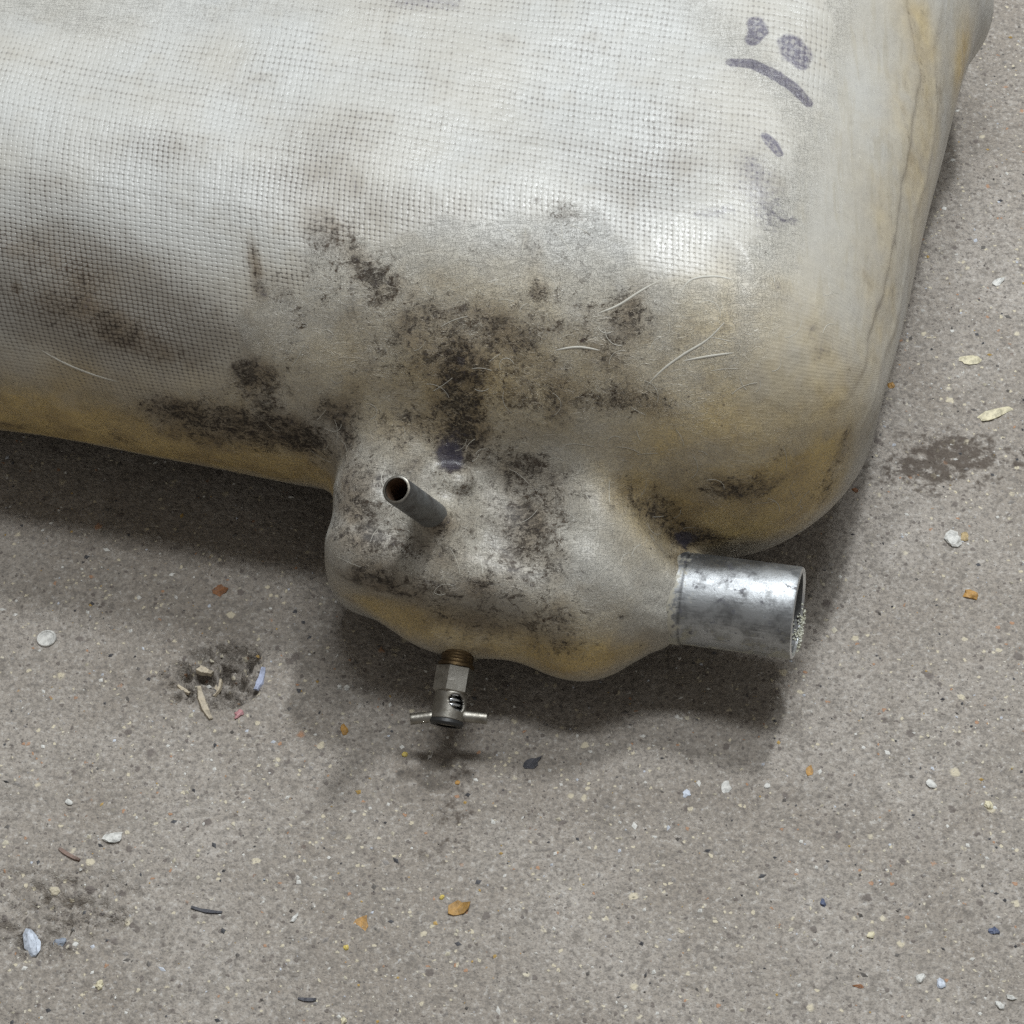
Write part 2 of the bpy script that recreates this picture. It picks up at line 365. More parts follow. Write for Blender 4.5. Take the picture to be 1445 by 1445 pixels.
    ('y', 0.1021, -0.0724, 0.0939, 0.98, 0.08, 0.19, 0.0404, 0.0252, 0.85),
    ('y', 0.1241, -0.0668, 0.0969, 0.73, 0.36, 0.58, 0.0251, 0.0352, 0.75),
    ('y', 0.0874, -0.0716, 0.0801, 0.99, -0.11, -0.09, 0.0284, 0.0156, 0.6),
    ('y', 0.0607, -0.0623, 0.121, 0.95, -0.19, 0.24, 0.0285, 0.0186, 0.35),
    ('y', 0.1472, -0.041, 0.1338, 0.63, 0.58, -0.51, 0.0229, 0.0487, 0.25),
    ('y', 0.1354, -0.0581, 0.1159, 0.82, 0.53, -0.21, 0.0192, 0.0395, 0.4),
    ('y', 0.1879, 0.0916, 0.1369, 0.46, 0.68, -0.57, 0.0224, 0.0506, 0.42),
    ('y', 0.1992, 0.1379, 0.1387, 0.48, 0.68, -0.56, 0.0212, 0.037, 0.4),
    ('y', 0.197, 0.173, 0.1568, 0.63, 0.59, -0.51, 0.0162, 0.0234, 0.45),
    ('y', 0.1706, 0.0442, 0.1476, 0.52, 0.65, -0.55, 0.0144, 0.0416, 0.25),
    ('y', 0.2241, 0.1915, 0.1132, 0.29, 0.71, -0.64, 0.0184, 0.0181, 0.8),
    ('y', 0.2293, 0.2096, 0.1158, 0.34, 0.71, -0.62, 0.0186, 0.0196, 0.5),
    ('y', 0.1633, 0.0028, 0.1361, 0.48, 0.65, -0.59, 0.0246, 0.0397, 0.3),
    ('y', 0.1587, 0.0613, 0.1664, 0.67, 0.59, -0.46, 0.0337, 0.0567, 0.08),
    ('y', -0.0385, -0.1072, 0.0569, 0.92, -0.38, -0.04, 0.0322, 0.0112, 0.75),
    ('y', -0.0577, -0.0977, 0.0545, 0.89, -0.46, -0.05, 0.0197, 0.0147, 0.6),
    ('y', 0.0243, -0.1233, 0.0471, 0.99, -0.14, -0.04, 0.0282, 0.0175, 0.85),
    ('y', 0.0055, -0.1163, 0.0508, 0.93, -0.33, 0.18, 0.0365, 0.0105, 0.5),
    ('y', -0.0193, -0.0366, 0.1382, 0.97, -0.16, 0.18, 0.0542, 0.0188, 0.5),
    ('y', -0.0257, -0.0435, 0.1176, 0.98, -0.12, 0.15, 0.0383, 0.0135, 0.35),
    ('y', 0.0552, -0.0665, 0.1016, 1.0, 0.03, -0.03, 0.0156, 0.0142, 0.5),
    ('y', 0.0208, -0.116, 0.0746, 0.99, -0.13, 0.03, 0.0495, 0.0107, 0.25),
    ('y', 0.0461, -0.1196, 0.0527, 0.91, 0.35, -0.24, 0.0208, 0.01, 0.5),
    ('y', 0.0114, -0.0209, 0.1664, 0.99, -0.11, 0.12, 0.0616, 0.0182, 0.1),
    ('o', -0.0283, -0.0552, 0.1049, 1.0, 0.04, -0.05, 0.0075, 0.01, 1.2),
    ('o', -0.0258, -0.0508, 0.1069, 1.0, 0.02, -0.03, 0.005, 0.0075, 0.8),
    ('o', 0.0768, -0.0723, 0.0732, 0.99, 0.1, -0.13, 0.0039, 0.0035, 1.2),
    ('w', -0.2055, 0.1514, 0.1883, 1.0, -0.01, 0.01, 0.0861, 0.0172, 0.75),
    ('w', 0.1428, 0.0551, 0.1768, 0.78, 0.5, -0.38, 0.0099, 0.1143, 0.85),
    ('w', 0.114, 0.0367, 0.1861, 0.83, 0.54, -0.14, 0.0149, 0.03, 0.35),
    ('w', 0.1086, -0.0032, 0.183, 0.93, 0.26, -0.27, 0.0171, 0.0154, 0.3),
]
INK = [[(0.1127, 0.1401, 0.1886, 0.0037), (0.1136, 0.1342, 0.1886, 0.0045), (0.1107, 0.1281, 0.1884, 0.0033)], [(0.1282, 0.1263, 0.1879, 0.0057), (0.1304, 0.1207, 0.1872, 0.0069), (0.132, 0.1143, 0.1865, 0.0036)], [(0.1001, 0.1135, 0.188, 0.0024), (0.1091, 0.1125, 0.1881, 0.0028), (0.1184, 0.1063, 0.1877, 0.003), (0.1271, 0.0992, 0.1864, 0.003), (0.1337, 0.0906, 0.1844, 0.0024)], [(0.1127, 0.0658, 0.1873, 0.002), (0.1155, 0.0612, 0.187, 0.0028), (0.1181, 0.0559, 0.1864, 0.002)]]
INK_FAINT = [[(0.0804, 0.0167, 0.1874, 0.0021), (0.0887, 0.0178, 0.1876, 0.0028), (0.0944, 0.0197, 0.1874, 0.0021)], [(0.1053, 0.0482, 0.1878, 0.0044), (0.1074, 0.0316, 0.1868, 0.0062), (0.1114, 0.0184, 0.1848, 0.0049), (0.1209, 0.0185, 0.1817, 0.0025)], [(-0.0521, 0.1545, 0.1881, 0.0033), (-0.0405, 0.1562, 0.188, 0.0053), (-0.0273, 0.1541, 0.1877, 0.0033)]]
MAT_EDGE = [(-0.2614, -0.1428), (-0.2063, -0.1428), (-0.1606, -0.1342), (-0.1301, -0.1195), (-0.1258, -0.0941), (-0.1242, -0.0781), (-0.1173, -0.0708), (-0.0991, -0.0741), (-0.0979, -0.0591), (-0.0993, -0.0459), (-0.0615, -0.0445), (-0.0539, -0.0352), (-0.0394, -0.0293), (-0.0034, -0.021), (0.0071, -0.0113), (0.0278, -0.0207), (0.0419, -0.0323), (0.0534, -0.0408), (0.0704, -0.0398), (0.0845, -0.0369), (0.0904, -0.0232), (0.0916, 0.0027), (0.1, 0.0328), (0.1072, 0.0647), (0.1028, 0.1197), (0.0994, 0.1677)]
FIBRES = [[(0.0341, -0.0243, 0.1679), (0.0447, -0.0221, 0.1713), (0.0553, -0.0176, 0.1762), (0.0653, -0.0134, 0.1797)], [(0.0555, -0.0492, 0.1471), (0.0643, -0.0445, 0.1555), (0.0733, -0.0409, 0.1615), (0.0836, -0.0374, 0.1675), (0.0935, -0.0296, 0.1746)], [(0.0703, -0.0215, 0.176), (0.0764, -0.0149, 0.1799), (0.0869, -0.0138, 0.181), (0.0959, -0.0163, 0.181)], [(0.0175, -0.0335, 0.1555), (0.0281, -0.0339, 0.1582), (0.0387, -0.0361, 0.1584)], [(0.0718, -0.0428, 0.1591), (0.0837, -0.043, 0.1625), (0.0955, -0.0432, 0.1654)], [(-0.2159, 0.0009, 0.1208), (-0.202, -0.0041, 0.1144), (-0.1876, -0.0086, 0.1108), (-0.1746, -0.0121, 0.1095)], [(0.0023, -0.0629, 0.097), (0.0117, -0.0631, 0.1002), (0.0241, -0.0673, 0.1025)], [(0.0287, -0.0748, 0.101), (0.0308, -0.0716, 0.1029), (0.0342, -0.0711, 0.1038)], [(-0.0804, -0.0379, 0.0912), (-0.0767, -0.0477, 0.0932), (-0.0695, -0.061, 0.0996)], [(-0.007, -0.0464, 0.1211), (0.0054, -0.0507, 0.1166), (0.0148, -0.0565, 0.109)], [(-0.0506, -0.1028, 0.071), (-0.0442, -0.1041, 0.0761), (-0.038, -0.1052, 0.0765)], [(0.1181, -0.0615, 0.1334), (0.1211, -0.059, 0.1362), (0.1242, -0.0577, 0.136)], [(-0.0383, -0.0443, 0.1137), (-0.0288, -0.0431, 0.1172), (-0.021, -0.0421, 0.1232)], [(0.007, -0.0717, 0.093), (0.021, -0.0707, 0.0993), (0.024, -0.082, 0.0961)]]


# loose bits on the floor: shape, name, label, category, x, y, length, width, turn, thickness, colour
DEBRIS = [
    ('disc', 'plastic_disc', 'round white plastic disc lying on the concrete left of the pit', 'disc', -0.2184, -0.0754, 0.0082, 0.0103, 25, 0.0012, 'white'),
    ('flake', 'rust_flake', 'dark orange rust flake in the tank shadow above the pit', 'rust flake', -0.1393, -0.0473, 0.0067, 0.0071, 13, 0.0008, 'rust'),
    ('sliver', 'wood_splinter', 'pale wood splinter across the upper edge of the pit', 'splinter', -0.1457, -0.0898, 0.0128, 0.0042, -28, 0.0022, 'wood'),
    ('sliver', 'wood_splinter', 'longest pale wood splinter standing upright in the pit', 'splinter', -0.1424, -0.1116, 0.0196, 0.0039, -69, 0.0024, 'wood'),
    ('sliver', 'wood_splinter', 'short pale splinter at the left side of the pit', 'splinter', -0.1527, -0.101, 0.0073, 0.0025, -38, 0.0016, 'wood'),
    ('sliver', 'wood_splinter', 'small splinter in the middle of the pit between two longer ones', 'splinter', -0.1367, -0.0998, 0.0098, 0.0032, 73, 0.0018, 'wood'),
    ('sliver', 'plastic_shaving', 'light blue plastic shaving on the right rim of the pit', 'shaving', -0.1165, -0.0978, 0.013, 0.0038, 77, 0.0015, 'blue'),
    ('lump', 'plastic_crumb', 'pink crumb at the lower right rim of the pit', 'crumb', -0.1254, -0.1174, 0.005, 0.0042, 36, 0.002, 'pink'),
    ('lump', 'stone_chip', 'white stone chip left of centre below the pit', 'stone chip', -0.1763, -0.1832, 0.0076, 0.0054, -6, 0.0026, 'white'),
    ('lump', 'plastic_crumb', 'tiny white crumb between the plastic disc and the white stone chip', 'crumb', -0.1982, -0.1643, 0.0045, 0.0031, -32, 0.0018, 'white'),
    ('sliver', 'seed_husk', 'reddish brown curled husk below the white stone chip', 'husk', -0.1951, -0.1918, 0.0116, 0.0027, -32, 0.0012, 'brown'),
    ('lump', 'paint_lump', 'bluish white flaky lump near the lower left corner', 'paint lump', -0.2056, -0.2346, 0.0153, 0.0059, -68, 0.004, 'bluewhite'),
    ('lump', 'pebble', 'blue grey pebble beside the bluish white lump', 'pebble', -0.1945, -0.2336, 0.0052, 0.0041, 0, 0.0022, 'slate'),
    ('lump', 'pebble', 'cream pebble below the rough hollow at lower left', 'pebble', -0.1749, -0.2551, 0.0041, 0.0036, 67, 0.0022, 'cream'),
    ('lump', 'pebble', 'rounded white pebble at the lower left edge of the rough hollow', 'pebble', -0.1873, -0.2346, 0.0027, 0.0024, 0, 0.0018, 'white'),
    ('sliver', 'dark_sliver', 'thin dark sliver right of the rough hollow at lower left', 'sliver', -0.1325, -0.2196, 0.0138, 0.0024, -11, 0.001, 'black'),
    ('flake', 'leaf_fragment', 'orange pointed leaf fragment at the bottom, left of the curled one', 'leaf fragment', -0.0653, -0.2268, 0.0092, 0.0071, 65, 0.0006, 'orange'),
    ('flake', 'leaf_fragment', 'orange brown curled leaf fragment at bottom centre', 'leaf fragment', -0.0238, -0.2182, 0.0099, 0.0086, 22, 0.0022, 'orange2'),
    ('lump', 'crumb', 'yellow crumb below the pointed orange leaf fragment', 'crumb', -0.0713, -0.2367, 0.003, 0.0024, 0, 0.0014, 'yellow'),
    ('lump', 'crumb', 'small yellow crumb beside the curled orange leaf fragment', 'crumb', -0.0304, -0.2126, 0.0022, 0.0021, 0, 0.0012, 'yellow'),
    ('flake', 'black_flake', 'black arrow shaped flake on the floor right of the drain tap', 'flake', 0.0088, -0.1442, 0.0094, 0.0058, 34, 0.0012, 'black'),
    ('flake', 'paint_flake', 'largest white paint flake at the edge of the tube shadow', 'paint flake', 0.0959, -0.1569, 0.0044, 0.0082, -12, 0.0007, 'white'),
    ('flake', 'paint_flake', 'pale blue paint flake left of the largest white flake', 'paint flake', 0.0783, -0.1598, 0.0036, 0.0051, -35, 0.0007, 'bluewhite'),
    ('lump', 'paint_flake', 'small white flake on the right edge of the tube shadow', 'paint flake', 0.1147, -0.1565, 0.0029, 0.0033, 0, 0.0012, 'white'),
    ('flake', 'rust_flake', 'orange flake with a dark stalk right of the tube shadow', 'rust flake', 0.1344, -0.1483, 0.0053, 0.0038, 77, 0.0008, 'orange'),
    ('lump', 'pebble', 'round orange pebble right of the outlet tube near the edge', 'pebble', 0.2184, -0.0494, 0.0054, 0.0059, 0, 0.0024, 'orange'),
    ('lump', 'pebble', 'smooth white pebble above the orange pebble at right', 'pebble', 0.2142, -0.0172, 0.0071, 0.0076, 12, 0.003, 'white'),
    ('lump', 'pebble', 'small tan pebble touching the smooth white pebble', 'pebble', 0.2192, -0.0155, 0.0045, 0.0052, 0, 0.002, 'tan'),
    ('lump', 'mortar_crumb', 'cream knobbly crumb of mortar above the dark floor stain', 'mortar crumb', 0.2423, 0.0623, 0.0181, 0.007, 26, 0.002, 'cream'),
    ('lump', 'mortar_crumb', 'yellowish flat crumb at right, highest of the cream crumbs', 'mortar crumb', 0.2354, 0.099, 0.0128, 0.0062, 13, 0.0014, 'cream'),
    ('lump', 'bead', 'orange bead next to the lower right curve of the tank', 'bead', 0.1931, 0.0821, 0.0032, 0.0038, 0, 0.0016, 'orange'),
    ('lump', 'bead', 'dark blue bead at the tank edge beside the orange bead', 'bead', 0.1896, 0.0874, 0.0037, 0.0033, 13, 0.0014, 'navy'),
    ('flake', 'paint_curl', 'white curl of paint right of the tank end', 'paint curl', 0.2559, 0.1537, 0.0074, 0.0042, 36, 0.0014, 'white'),
    ('lump', 'rust_crumb', 'rusty crumb just below the tank corner at right', 'rust crumb', 0.1685, 0.0139, 0.0031, 0.0027, 0, 0.0012, 'rust'),
    ('lump', 'stone_chip', 'white chip right of the orange flake at lower right', 'stone chip', 0.1881, -0.1546, 0.0045, 0.0034, -42, 0.0016, 'white'),
    ('lump', 'pebble', 'yellowish pebble on the far right below the white chip', 'pebble', 0.2129, -0.1657, 0.0038, 0.0044, 0, 0.0016, 'cream'),
    ('lump', 'pebble', 'white quartz pebble, left one of the cluster at lower right', 'quartz pebble', 0.174, -0.2515, 0.0039, 0.0047, 0, 0.002, 'white'),
    ('lump', 'pebble', 'pale grey quartz pebble beside the left one of the lower right cluster', 'quartz pebble', 0.1819, -0.2545, 0.0039, 0.0053, 0, 0.002, 'bluewhite'),
    ('lump', 'pebble', 'white quartz pebble close to the bottom right corner', 'quartz pebble', 0.2059, -0.2644, 0.0039, 0.0036, 0, 0.002, 'white'),
    ('lump', 'pebble', 'white quartz pebble, highest in the bottom right corner', 'quartz pebble', 0.2109, -0.2607, 0.0036, 0.0033, 0, 0.002, 'white'),
    ('lump', 'pebble', 'dark teal pebble near the bottom right corner', 'pebble', 0.2078, -0.2288, 0.0041, 0.0034, 11, 0.0016, 'navy'),
    ('lump', 'pebble', 'pale round pebble at lower right above the quartz cluster', 'pebble', 0.1545, -0.2309, 0.0034, 0.0034, 0, 0.0016, 'cream'),
    ('lump', 'bead', 'blue bead at lower right standing left of the pale pebble', 'bead', 0.135, -0.2154, 0.0025, 0.0042, 0, 0.0014, 'navy'),
    ('lump', 'crumb', 'rust red flat crumb low at right of centre', 'crumb', 0.1472, -0.2551, 0.0042, 0.002, 0, 0.0009, 'rust'),
    ('lump', 'crumb', 'orange crumb under the drain tap shadow', 'crumb', -0.0244, -0.1546, 0.0025, 0.0026, 0, 0.0012, 'orange'),
    ('lump', 'crumb', 'small yellow crumb left of the drain tap shadow', 'crumb', -0.0487, -0.1392, 0.0026, 0.0023, 0, 0.0012, 'yellow'),
    ('lump', 'crumb', 'orange crumb left of the sump near its shadow', 'crumb', -0.0769, -0.1259, 0.0029, 0.0046, 0, 0.0014, 'orange'),
    ('lump', 'pebble', 'twin white pebble, left one, at the edge of the sump shadow', 'pebble', -0.0798, -0.1025, 0.0026, 0.0028, 0, 0.0016, 'white'),
    ('lump', 'pebble', 'twin white pebble, right one, at the edge of the sump shadow', 'pebble', -0.0765, -0.1029, 0.0029, 0.0031, 0, 0.0016, 'white'),
    ('sliver', 'dark_sliver', 'dark sliver near the bottom edge left of centre', 'sliver', -0.0867, -0.2617, 0.0078, 0.0023, -5, 0.001, 'black'),
    ('lump', 'pebble', 'oblong white pebble at the bottom left of centre', 'pebble', -0.0939, -0.2227, 0.0025, 0.0044, -22, 0.0018, 'white'),
    ('lump', 'pebble', 'cream pebble on the bottom edge left of centre', 'pebble', -0.071, -0.2712, 0.0027, 0.0036, 0, 0.0018, 'cream'),
]
PITS = [(-0.1351, -0.095, 0.0211, 0.023, 4.2), (-0.1524, -0.101, 0.0112, 0.0115, 2.4), (-0.1249, -0.085, 0.0126, 0.0108, 2.8), (-0.1951, -0.2112, 0.0339, 0.01, 1.6), (-0.2024, -0.2278, 0.0214, 0.0153, 2.4), (-0.1787, -0.2209, 0.0141, 0.0054, 2.0), (-0.2179, -0.2017, 0.0186, 0.0062, 1.2), (0.2137, 0.0324, 0.0211, 0.0132, 0.6)]
FLOOR_STAINS_SHADOW = [(0.2137, 0.0324, 0.0295, 0.0176, 0.85), (0.2368, 0.0346, 0.0282, 0.0062, 0.4), (0.1987, 0.0233, 0.0175, 0.0088, 0.4), (0.222, 0.0438, 0.0142, 0.0088, 0.35), (-0.0246, -0.1602, 0.0076, 0.0238, 0.4), (-0.0321, -0.1857, 0.0188, 0.0235, 0.25), (-0.1313, -0.089, 0.0165, 0.0149, 0.12), (-0.2035, -0.2192, 0.0276, 0.0115, 0.15)]  # floor stains, plus the drain tap's cast shadow painted in below the tap


# ================================================================ materials
def concrete_material():
    N = Nodes('concrete'); p = N.tex(); damp = N.attr('damp'); pit = N.attr('pit')
    big = N.noise(p, 9, 3, 0.6); mid = N.noise(p, 60, 4, 0.7); fine = N.noise(p, 420, 3, 0.7); grain = N.noise(p, 1200, 1, 0.6)
    c = N.mix(N.step(N.add(N.mul(big, 0.6), N.mul(mid, 0.4)), 0.38, 0.62), (0.268, 0.234, 0.196), (0.382, 0.346, 0.304))
    c = N.mix(N.step(mid, 0.42, 0.70, 0, 0.65), c, (0.205, 0.180, 0.150))
    c = N.mix(N.step(fine, 0.48, 0.68, 0, 0.75), c, (0.150, 0.136, 0.122))
    c = N.mix(N.step(fine, 0.46, 0.30, 0, 0.60), c, (0.50, 0.48, 0.445))
    c = N.mix(N.step(grain, 0.50, 0.72, 0, 0.50), c, (0.14, 0.13, 0.125))
    clump = N.noise(p, 170, 3, 0.7)
    c = N.mix(N.step(clump, 0.53, 0.68, 0, 0.60), c, (0.155, 0.137, 0.118))
    c = N.mix(N.step(clump, 0.44, 0.30, 0, 0.45), c, (0.43, 0.40, 0.36))
    hsp = None
    warp = N.n('ShaderNodeVectorMath', props={'operation': 'ADD'}, _0=p, _1=N.n('ShaderNodeVectorMath', props={'operation': 'SCALE'}, _0=N.noise(p, 500, 1, 0.6, out=1), Scale=0.0022))
    for scale, thr, smax in ((430, 0.42, 0.50), (240, 0.60, 0.44), (150, 0.76, 0.40), (95, 0.90, 0.30)):
        vn = N.n('ShaderNodeTexVoronoi', Vector=warp, Scale=scale).node
        d, k = vn.outputs[0], vn.outputs[1]
        r, g, b = N.sep(k, 0), N.sep(k, 1), N.sep(k, 2)
        size = N.mul(N.lin(N.mul(g, g), 0, 1, 0.30, 1.0), smax)
        m = N.mul(N.step(N.sub(d, size), 0.0, -0.12), N.step(b, thr, thr + 0.02))
        pale = N.mix(N.step(g, 0.2, 0.9), (0.66, 0.64, 0.59), (0.56, 0.50, 0.37))
        warm = N.mix(N.step(g, 0.3, 0.8), (0.46, 0.29, 0.10), (0.38, 0.21, 0.12))
        dark = N.mix(N.step(g, 0.3, 0.8), (0.075, 0.072, 0.078), (0.13, 0.11, 0.098))
        sc = N.mix(N.step(r, 0.42, 0.43), pale, dark)
        sc = N.mix(N.step(r, 0.92, 0.93), sc, warm)
        c = N.mix(N.mul(m, 0.85), c, sc)
        hsp = m if hsp is None else N.mx(hsp, m)
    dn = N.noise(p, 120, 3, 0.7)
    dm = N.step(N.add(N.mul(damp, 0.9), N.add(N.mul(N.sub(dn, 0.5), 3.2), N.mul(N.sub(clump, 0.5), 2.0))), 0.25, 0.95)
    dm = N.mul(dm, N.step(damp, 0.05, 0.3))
    c = N.mix(N.mul(dm, 0.85), c, (0.070, 0.053, 0.040))  # darkens the stains and the painted tap shadow
    pm = N.step(N.add(pit, N.mul(N.sub(mid, 0.5), 0.8)), 0.25, 0.8)
    c = N.mix(N.mul(pm, N.step(fine, 0.40, 0.62, 0.20, 0.60)), c, (0.100, 0.086, 0.072))
    h = N.add(N.mul(fine, 0.5), N.add(N.mul(grain, 0.25), N.mul(mid, 0.9)))
    h = N.add(h, N.add(N.mul(hsp, 0.12), N.mul(clump, -0.5)))
    N.bsdf(Base__Color=c, Roughness=N.lin(fine, 0.3, 0.7, 0.62, 0.9), Specular__IOR__Level=0.35, Normal=N.bump(h, 0.0018, 0.9))
    return N.m

def shell_material():
    N = Nodes('glass_fibre_shell'); p = N.tex()
    dirt, film, amber, oil, ink, weave = (N.attr(a) for a in ('dirt', 'film', 'amber', 'oil', 'ink', 'weave'))
    s, t, sweep = N.add(N.attr('cloth_s'), N.mul(N.attr('cloth_t'), 0.20)), N.attr('cloth_t'), N.attr('sweep')
    big, mid = N.attr('noise_big'), N.attr('noise_mid')
    fine = N.noise(p, 420, 3, 0.7); grain = N.noise(p, 1300, 0, 0.6)
    # ---- woven cloth: threads 3.1 mm apart, slightly uneven
    wob, wob3 = N.attr('noise_wob'), N.attr('noise_drift'); wob2 = N.noise(p, 330, 0, 0.5)
    su = N.add(s, N.add(N.mul(N.sub(wob, 0.5), 0.0013), N.add(N.mul(N.sub(wob2, 0.5), 0.0008), N.mul(N.sub(wob3, 0.5), 0.006))))
    tu = N.add(t, N.add(N.mul(N.sub(wob, 0.5), -0.0013), N.add(N.mul(N.sub(wob2, 0.5), 0.0008), N.mul(N.sub(wob3, 0.5), 0.005))))
    w = 2 * math.pi / 0.00245
    cs = N.math('COSINE', N.mul(su, w)); ct = N.math('COSINE', N.mul(tu, w))
    sh = N.math('SINE', N.mul(su, w / 2)); th = N.math('SINE', N.mul(tu, w / 2))
    ps = N.lin(cs, -1, 1); pt = N.lin(ct, -1, 1)                       # 1 in the gap between threads
    hole = N.mul(N.step(ps, 0.48, 0.98), N.step(pt, 0.48, 0.98))
    gap = N.mx(N.mul(ps, ps), N.mul(pt, pt))
    over = N.mul(sh, th)
    cell = N.n('ShaderNodeTexWhiteNoise', props={'noise_dimensions': '2D'}, Vector=N.comb(N.math('FLOOR', N.mul(su, 1 / 0.00245)), N.math('FLOOR', N.mul(tu, 1 / 0.00245)), 0.0))
    wh = N.sub(N.sub(N.mul(over, 0.14), N.mul(hole, 1.3)), N.mul(gap, 0.55))
    wh = N.mul(wh, N.lin(cell, 0, 1, 0.60, 1.25))
    cu = N.n('ShaderNodeTexWhiteNoise', props={'noise_dimensions': '1D'}, W=N.math('FLOOR', N.add(N.mul(su, 1 / 0.00245), 0.5)))
    cv = N.n('ShaderNodeTexWhiteNoise', props={'noise_dimensions': '1D'}, W=N.math('FLOOR', N.add(N.mul(tu, 1 / 0.00245), 77.5)))
    thread = N.add(N.mul(cu, 0.5), N.mul(cv, 0.5))
    # ---- resin colour; golden glow through the shell is painted into the amber
    c = N.mix(N.step(big, 0.3, 0.7), (0.405, 0.389, 0.346), (0.430, 0.429, 0.406))
    c = N.mix(N.step(mid, 0.50, 0.80, 0, 0.28), c, (0.345, 0.315, 0.255))
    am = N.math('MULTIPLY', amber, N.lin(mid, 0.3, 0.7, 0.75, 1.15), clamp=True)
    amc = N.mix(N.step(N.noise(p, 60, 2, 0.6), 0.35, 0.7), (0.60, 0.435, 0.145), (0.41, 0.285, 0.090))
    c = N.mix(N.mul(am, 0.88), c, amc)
    # matted fibres in the laid-up patches: short pale and dark strands crossing
    f1 = N.noise(N.stretch(p, (1, 5, 3), (0, 0, 0.6)), 80, 1, 0.6, 3.0); f2 = N.noise(N.stretch(p, (5, 1, 3), (0, 0, -0.5)), 80, 1, 0.6, 3.0)
    strand = N.mx(N.step(N.math('ABSOLUTE', N.sub(f1, 0.5)), 0.034, 0.0), N.step(N.math('ABSOLUTE', N.sub(f2, 0.5)), 0.030, 0.0))
    mat = N.sub(1.0, weave)
    matd = N.mul(mat, N.sub(1.0, N.mul(sweep, 0.85)))
    c = N.mix(N.mul(N.mul(strand, matd), 0.28), c, (0.55, 0.54, 0.50))
    # ---- dirt: sits in the weave holes, and in blotches caught between the fibres of the matting
    film_m = N.math('MULTIPLY', film, N.lin(mid, 0.3, 0.7, 0.6, 1.4), clamp=True)
    c = N.mix(N.mul(film_m, 0.56), c, (0.190, 0.165, 0.132))
    holed = N.mul(N.mul(hole, weave), N.math('ADD', N.add(N.add(N.lin(cell, 0, 1, -0.18, 0.34), N.lin(thread, 0.2, 0.8, -0.10, 0.22)), N.lin(mid, 0.3, 0.7, -0.12, 0.22)), N.add(N.mul(film, 1.2), N.mul(dirt, 0.8)), clamp=True))
    gapd = N.mul(N.mul(N.mul(gap, gap), weave), N.math('ADD', N.lin(thread, 0.2, 0.8, -0.10, 0.20), N.add(N.mul(film, 0.45), N.mul(dirt, 0.4)), clamp=True))
    c = N.mix(gapd, c, (0.16, 0.135, 0.105))
    c = N.mix(N.math('MULTIPLY', holed, 0.90, clamp=True), c, (0.085, 0.072, 0.066))
    blot = N.noise(p, 120, 4, 0.70, 0.9)
    dots = N.noise(N.stretch(p, (1, 1.3, 1.3)), 400, 2, 0.6, 1.2)
    caught = N.mul(N.mul(strand, matd), 0.45)
    dm1 = N.step(N.sub(N.add(N.mul(dirt, 0.92), N.add(N.mul(N.sub(blot, 0.5), 4.2), N.mul(N.sub(fine, 0.5), 1.8))), caught), 0.46, 1.45)
    dm2 = N.mul(N.step(N.sub(N.add(N.mul(dirt, 0.60), N.add(N.mul(N.sub(dots, 0.5), 4.2), N.mul(N.sub(blot, 0.5), 1.0))), caught), 0.52, 1.05), N.step(dirt, 0.04, 0.3))
    dm = N.math('ADD', N.mul(dm1, 0.80), N.mul(dm2, 0.62), clamp=True)
    dm = N.mul(dm, N.step(dirt, 0.02, 0.22))
    dm = N.mul(dm, N.sub(1.0, N.mul(N.mul(weave, 0.62), N.sub(1.0, gap))))
    dcol = N.mix(N.step(mid, 0.35, 0.65), (0.050, 0.031, 0.017), (0.033, 0.026, 0.021))
    dcol = N.mix(N.step(dirt, 0.75, 1.2), dcol, (0.020, 0.015, 0.012))
    soft = N.step(N.add(N.mul(dirt, 0.6), N.mul(N.sub(mid, 0.5), 0.9)), 0.12, 0.85)
    c = N.mix(N.mul(soft, 0.68), c, (0.150, 0.108, 0.064))
    c = N.mix(N.mul(dm, 0.93), c, dcol)
    c = N.mix(N.mul(N.mul(strand, matd), N.mul(dm, 0.35)), c, (0.34, 0.31, 0.26))
    speck = N.vor(p, 210); spk = N.vor(p, 210, out=1)
    sm = N.mul(N.step(N.sub(speck, N.mul(N.sep(spk, 1), 0.17)), 0.0, -0.05), N.step(N.sep(spk, 0), 0.80, 0.82))
    c = N.mix(N.mul(N.mul(sm, matd), 0.75), c, (0.07, 0.052, 0.042))
    # ---- marker pen and the oily spot
    ik = N.step(N.add(ink, N.mul(N.sub(fine, 0.5), 1.2)), 0.08, 0.65)
    ik = N.mul(ik, N.sub(1.0, N.mul(N.mul(N.sub(1.0, hole), weave), N.step(fine, 0.42, 0.62, 0.0, 0.55))))
    c = N.mix(N.mul(ik, 0.92), c, (0.085, 0.075, 0.105))
    om = N.step(N.add(oil, N.add(N.mul(N.sub(mid, 0.5), 1.6), N.mul(N.sub(fine, 0.5), 0.8))), 0.35, 1.0)
    c = N.mix(N.mul(om, 0.85), c, (0.055, 0.050, 0.068))
    # ---- streaks left by brushing on the end moulding
    streak = N.noise(N.stretch(p, (1.0, 0.10, 0.6), (0, 0, 0.20)), 260, 2, 0.6)
    c = N.mix(N.mul(N.mul(N.step(streak, 0.50, 0.68), sweep), 0.22), c, (0.30, 0.255, 0.16))
    rough = N.lin(mid, 0.3, 0.7, 0.32, 0.50)
    rough = N.add(rough, N.add(N.mul(dm, 0.30), N.mul(matd, 0.10)))
    rough = N.math('SUBTRACT', rough, N.mul(om, 0.30), clamp=True)
    rows = N.math('COSINE', N.mul(tu, w))
    h = N.add(N.mul(N.mul(wh, N.mul(weave, N.lin(big, 0.3, 0.7, 0.55, 1.1))), 0.00017), N.mul(N.noise(p, 75, 2, 0.6), 0.0010))
    h = N.add(h, N.mul(N.mul(rows, sweep), 0.000018))
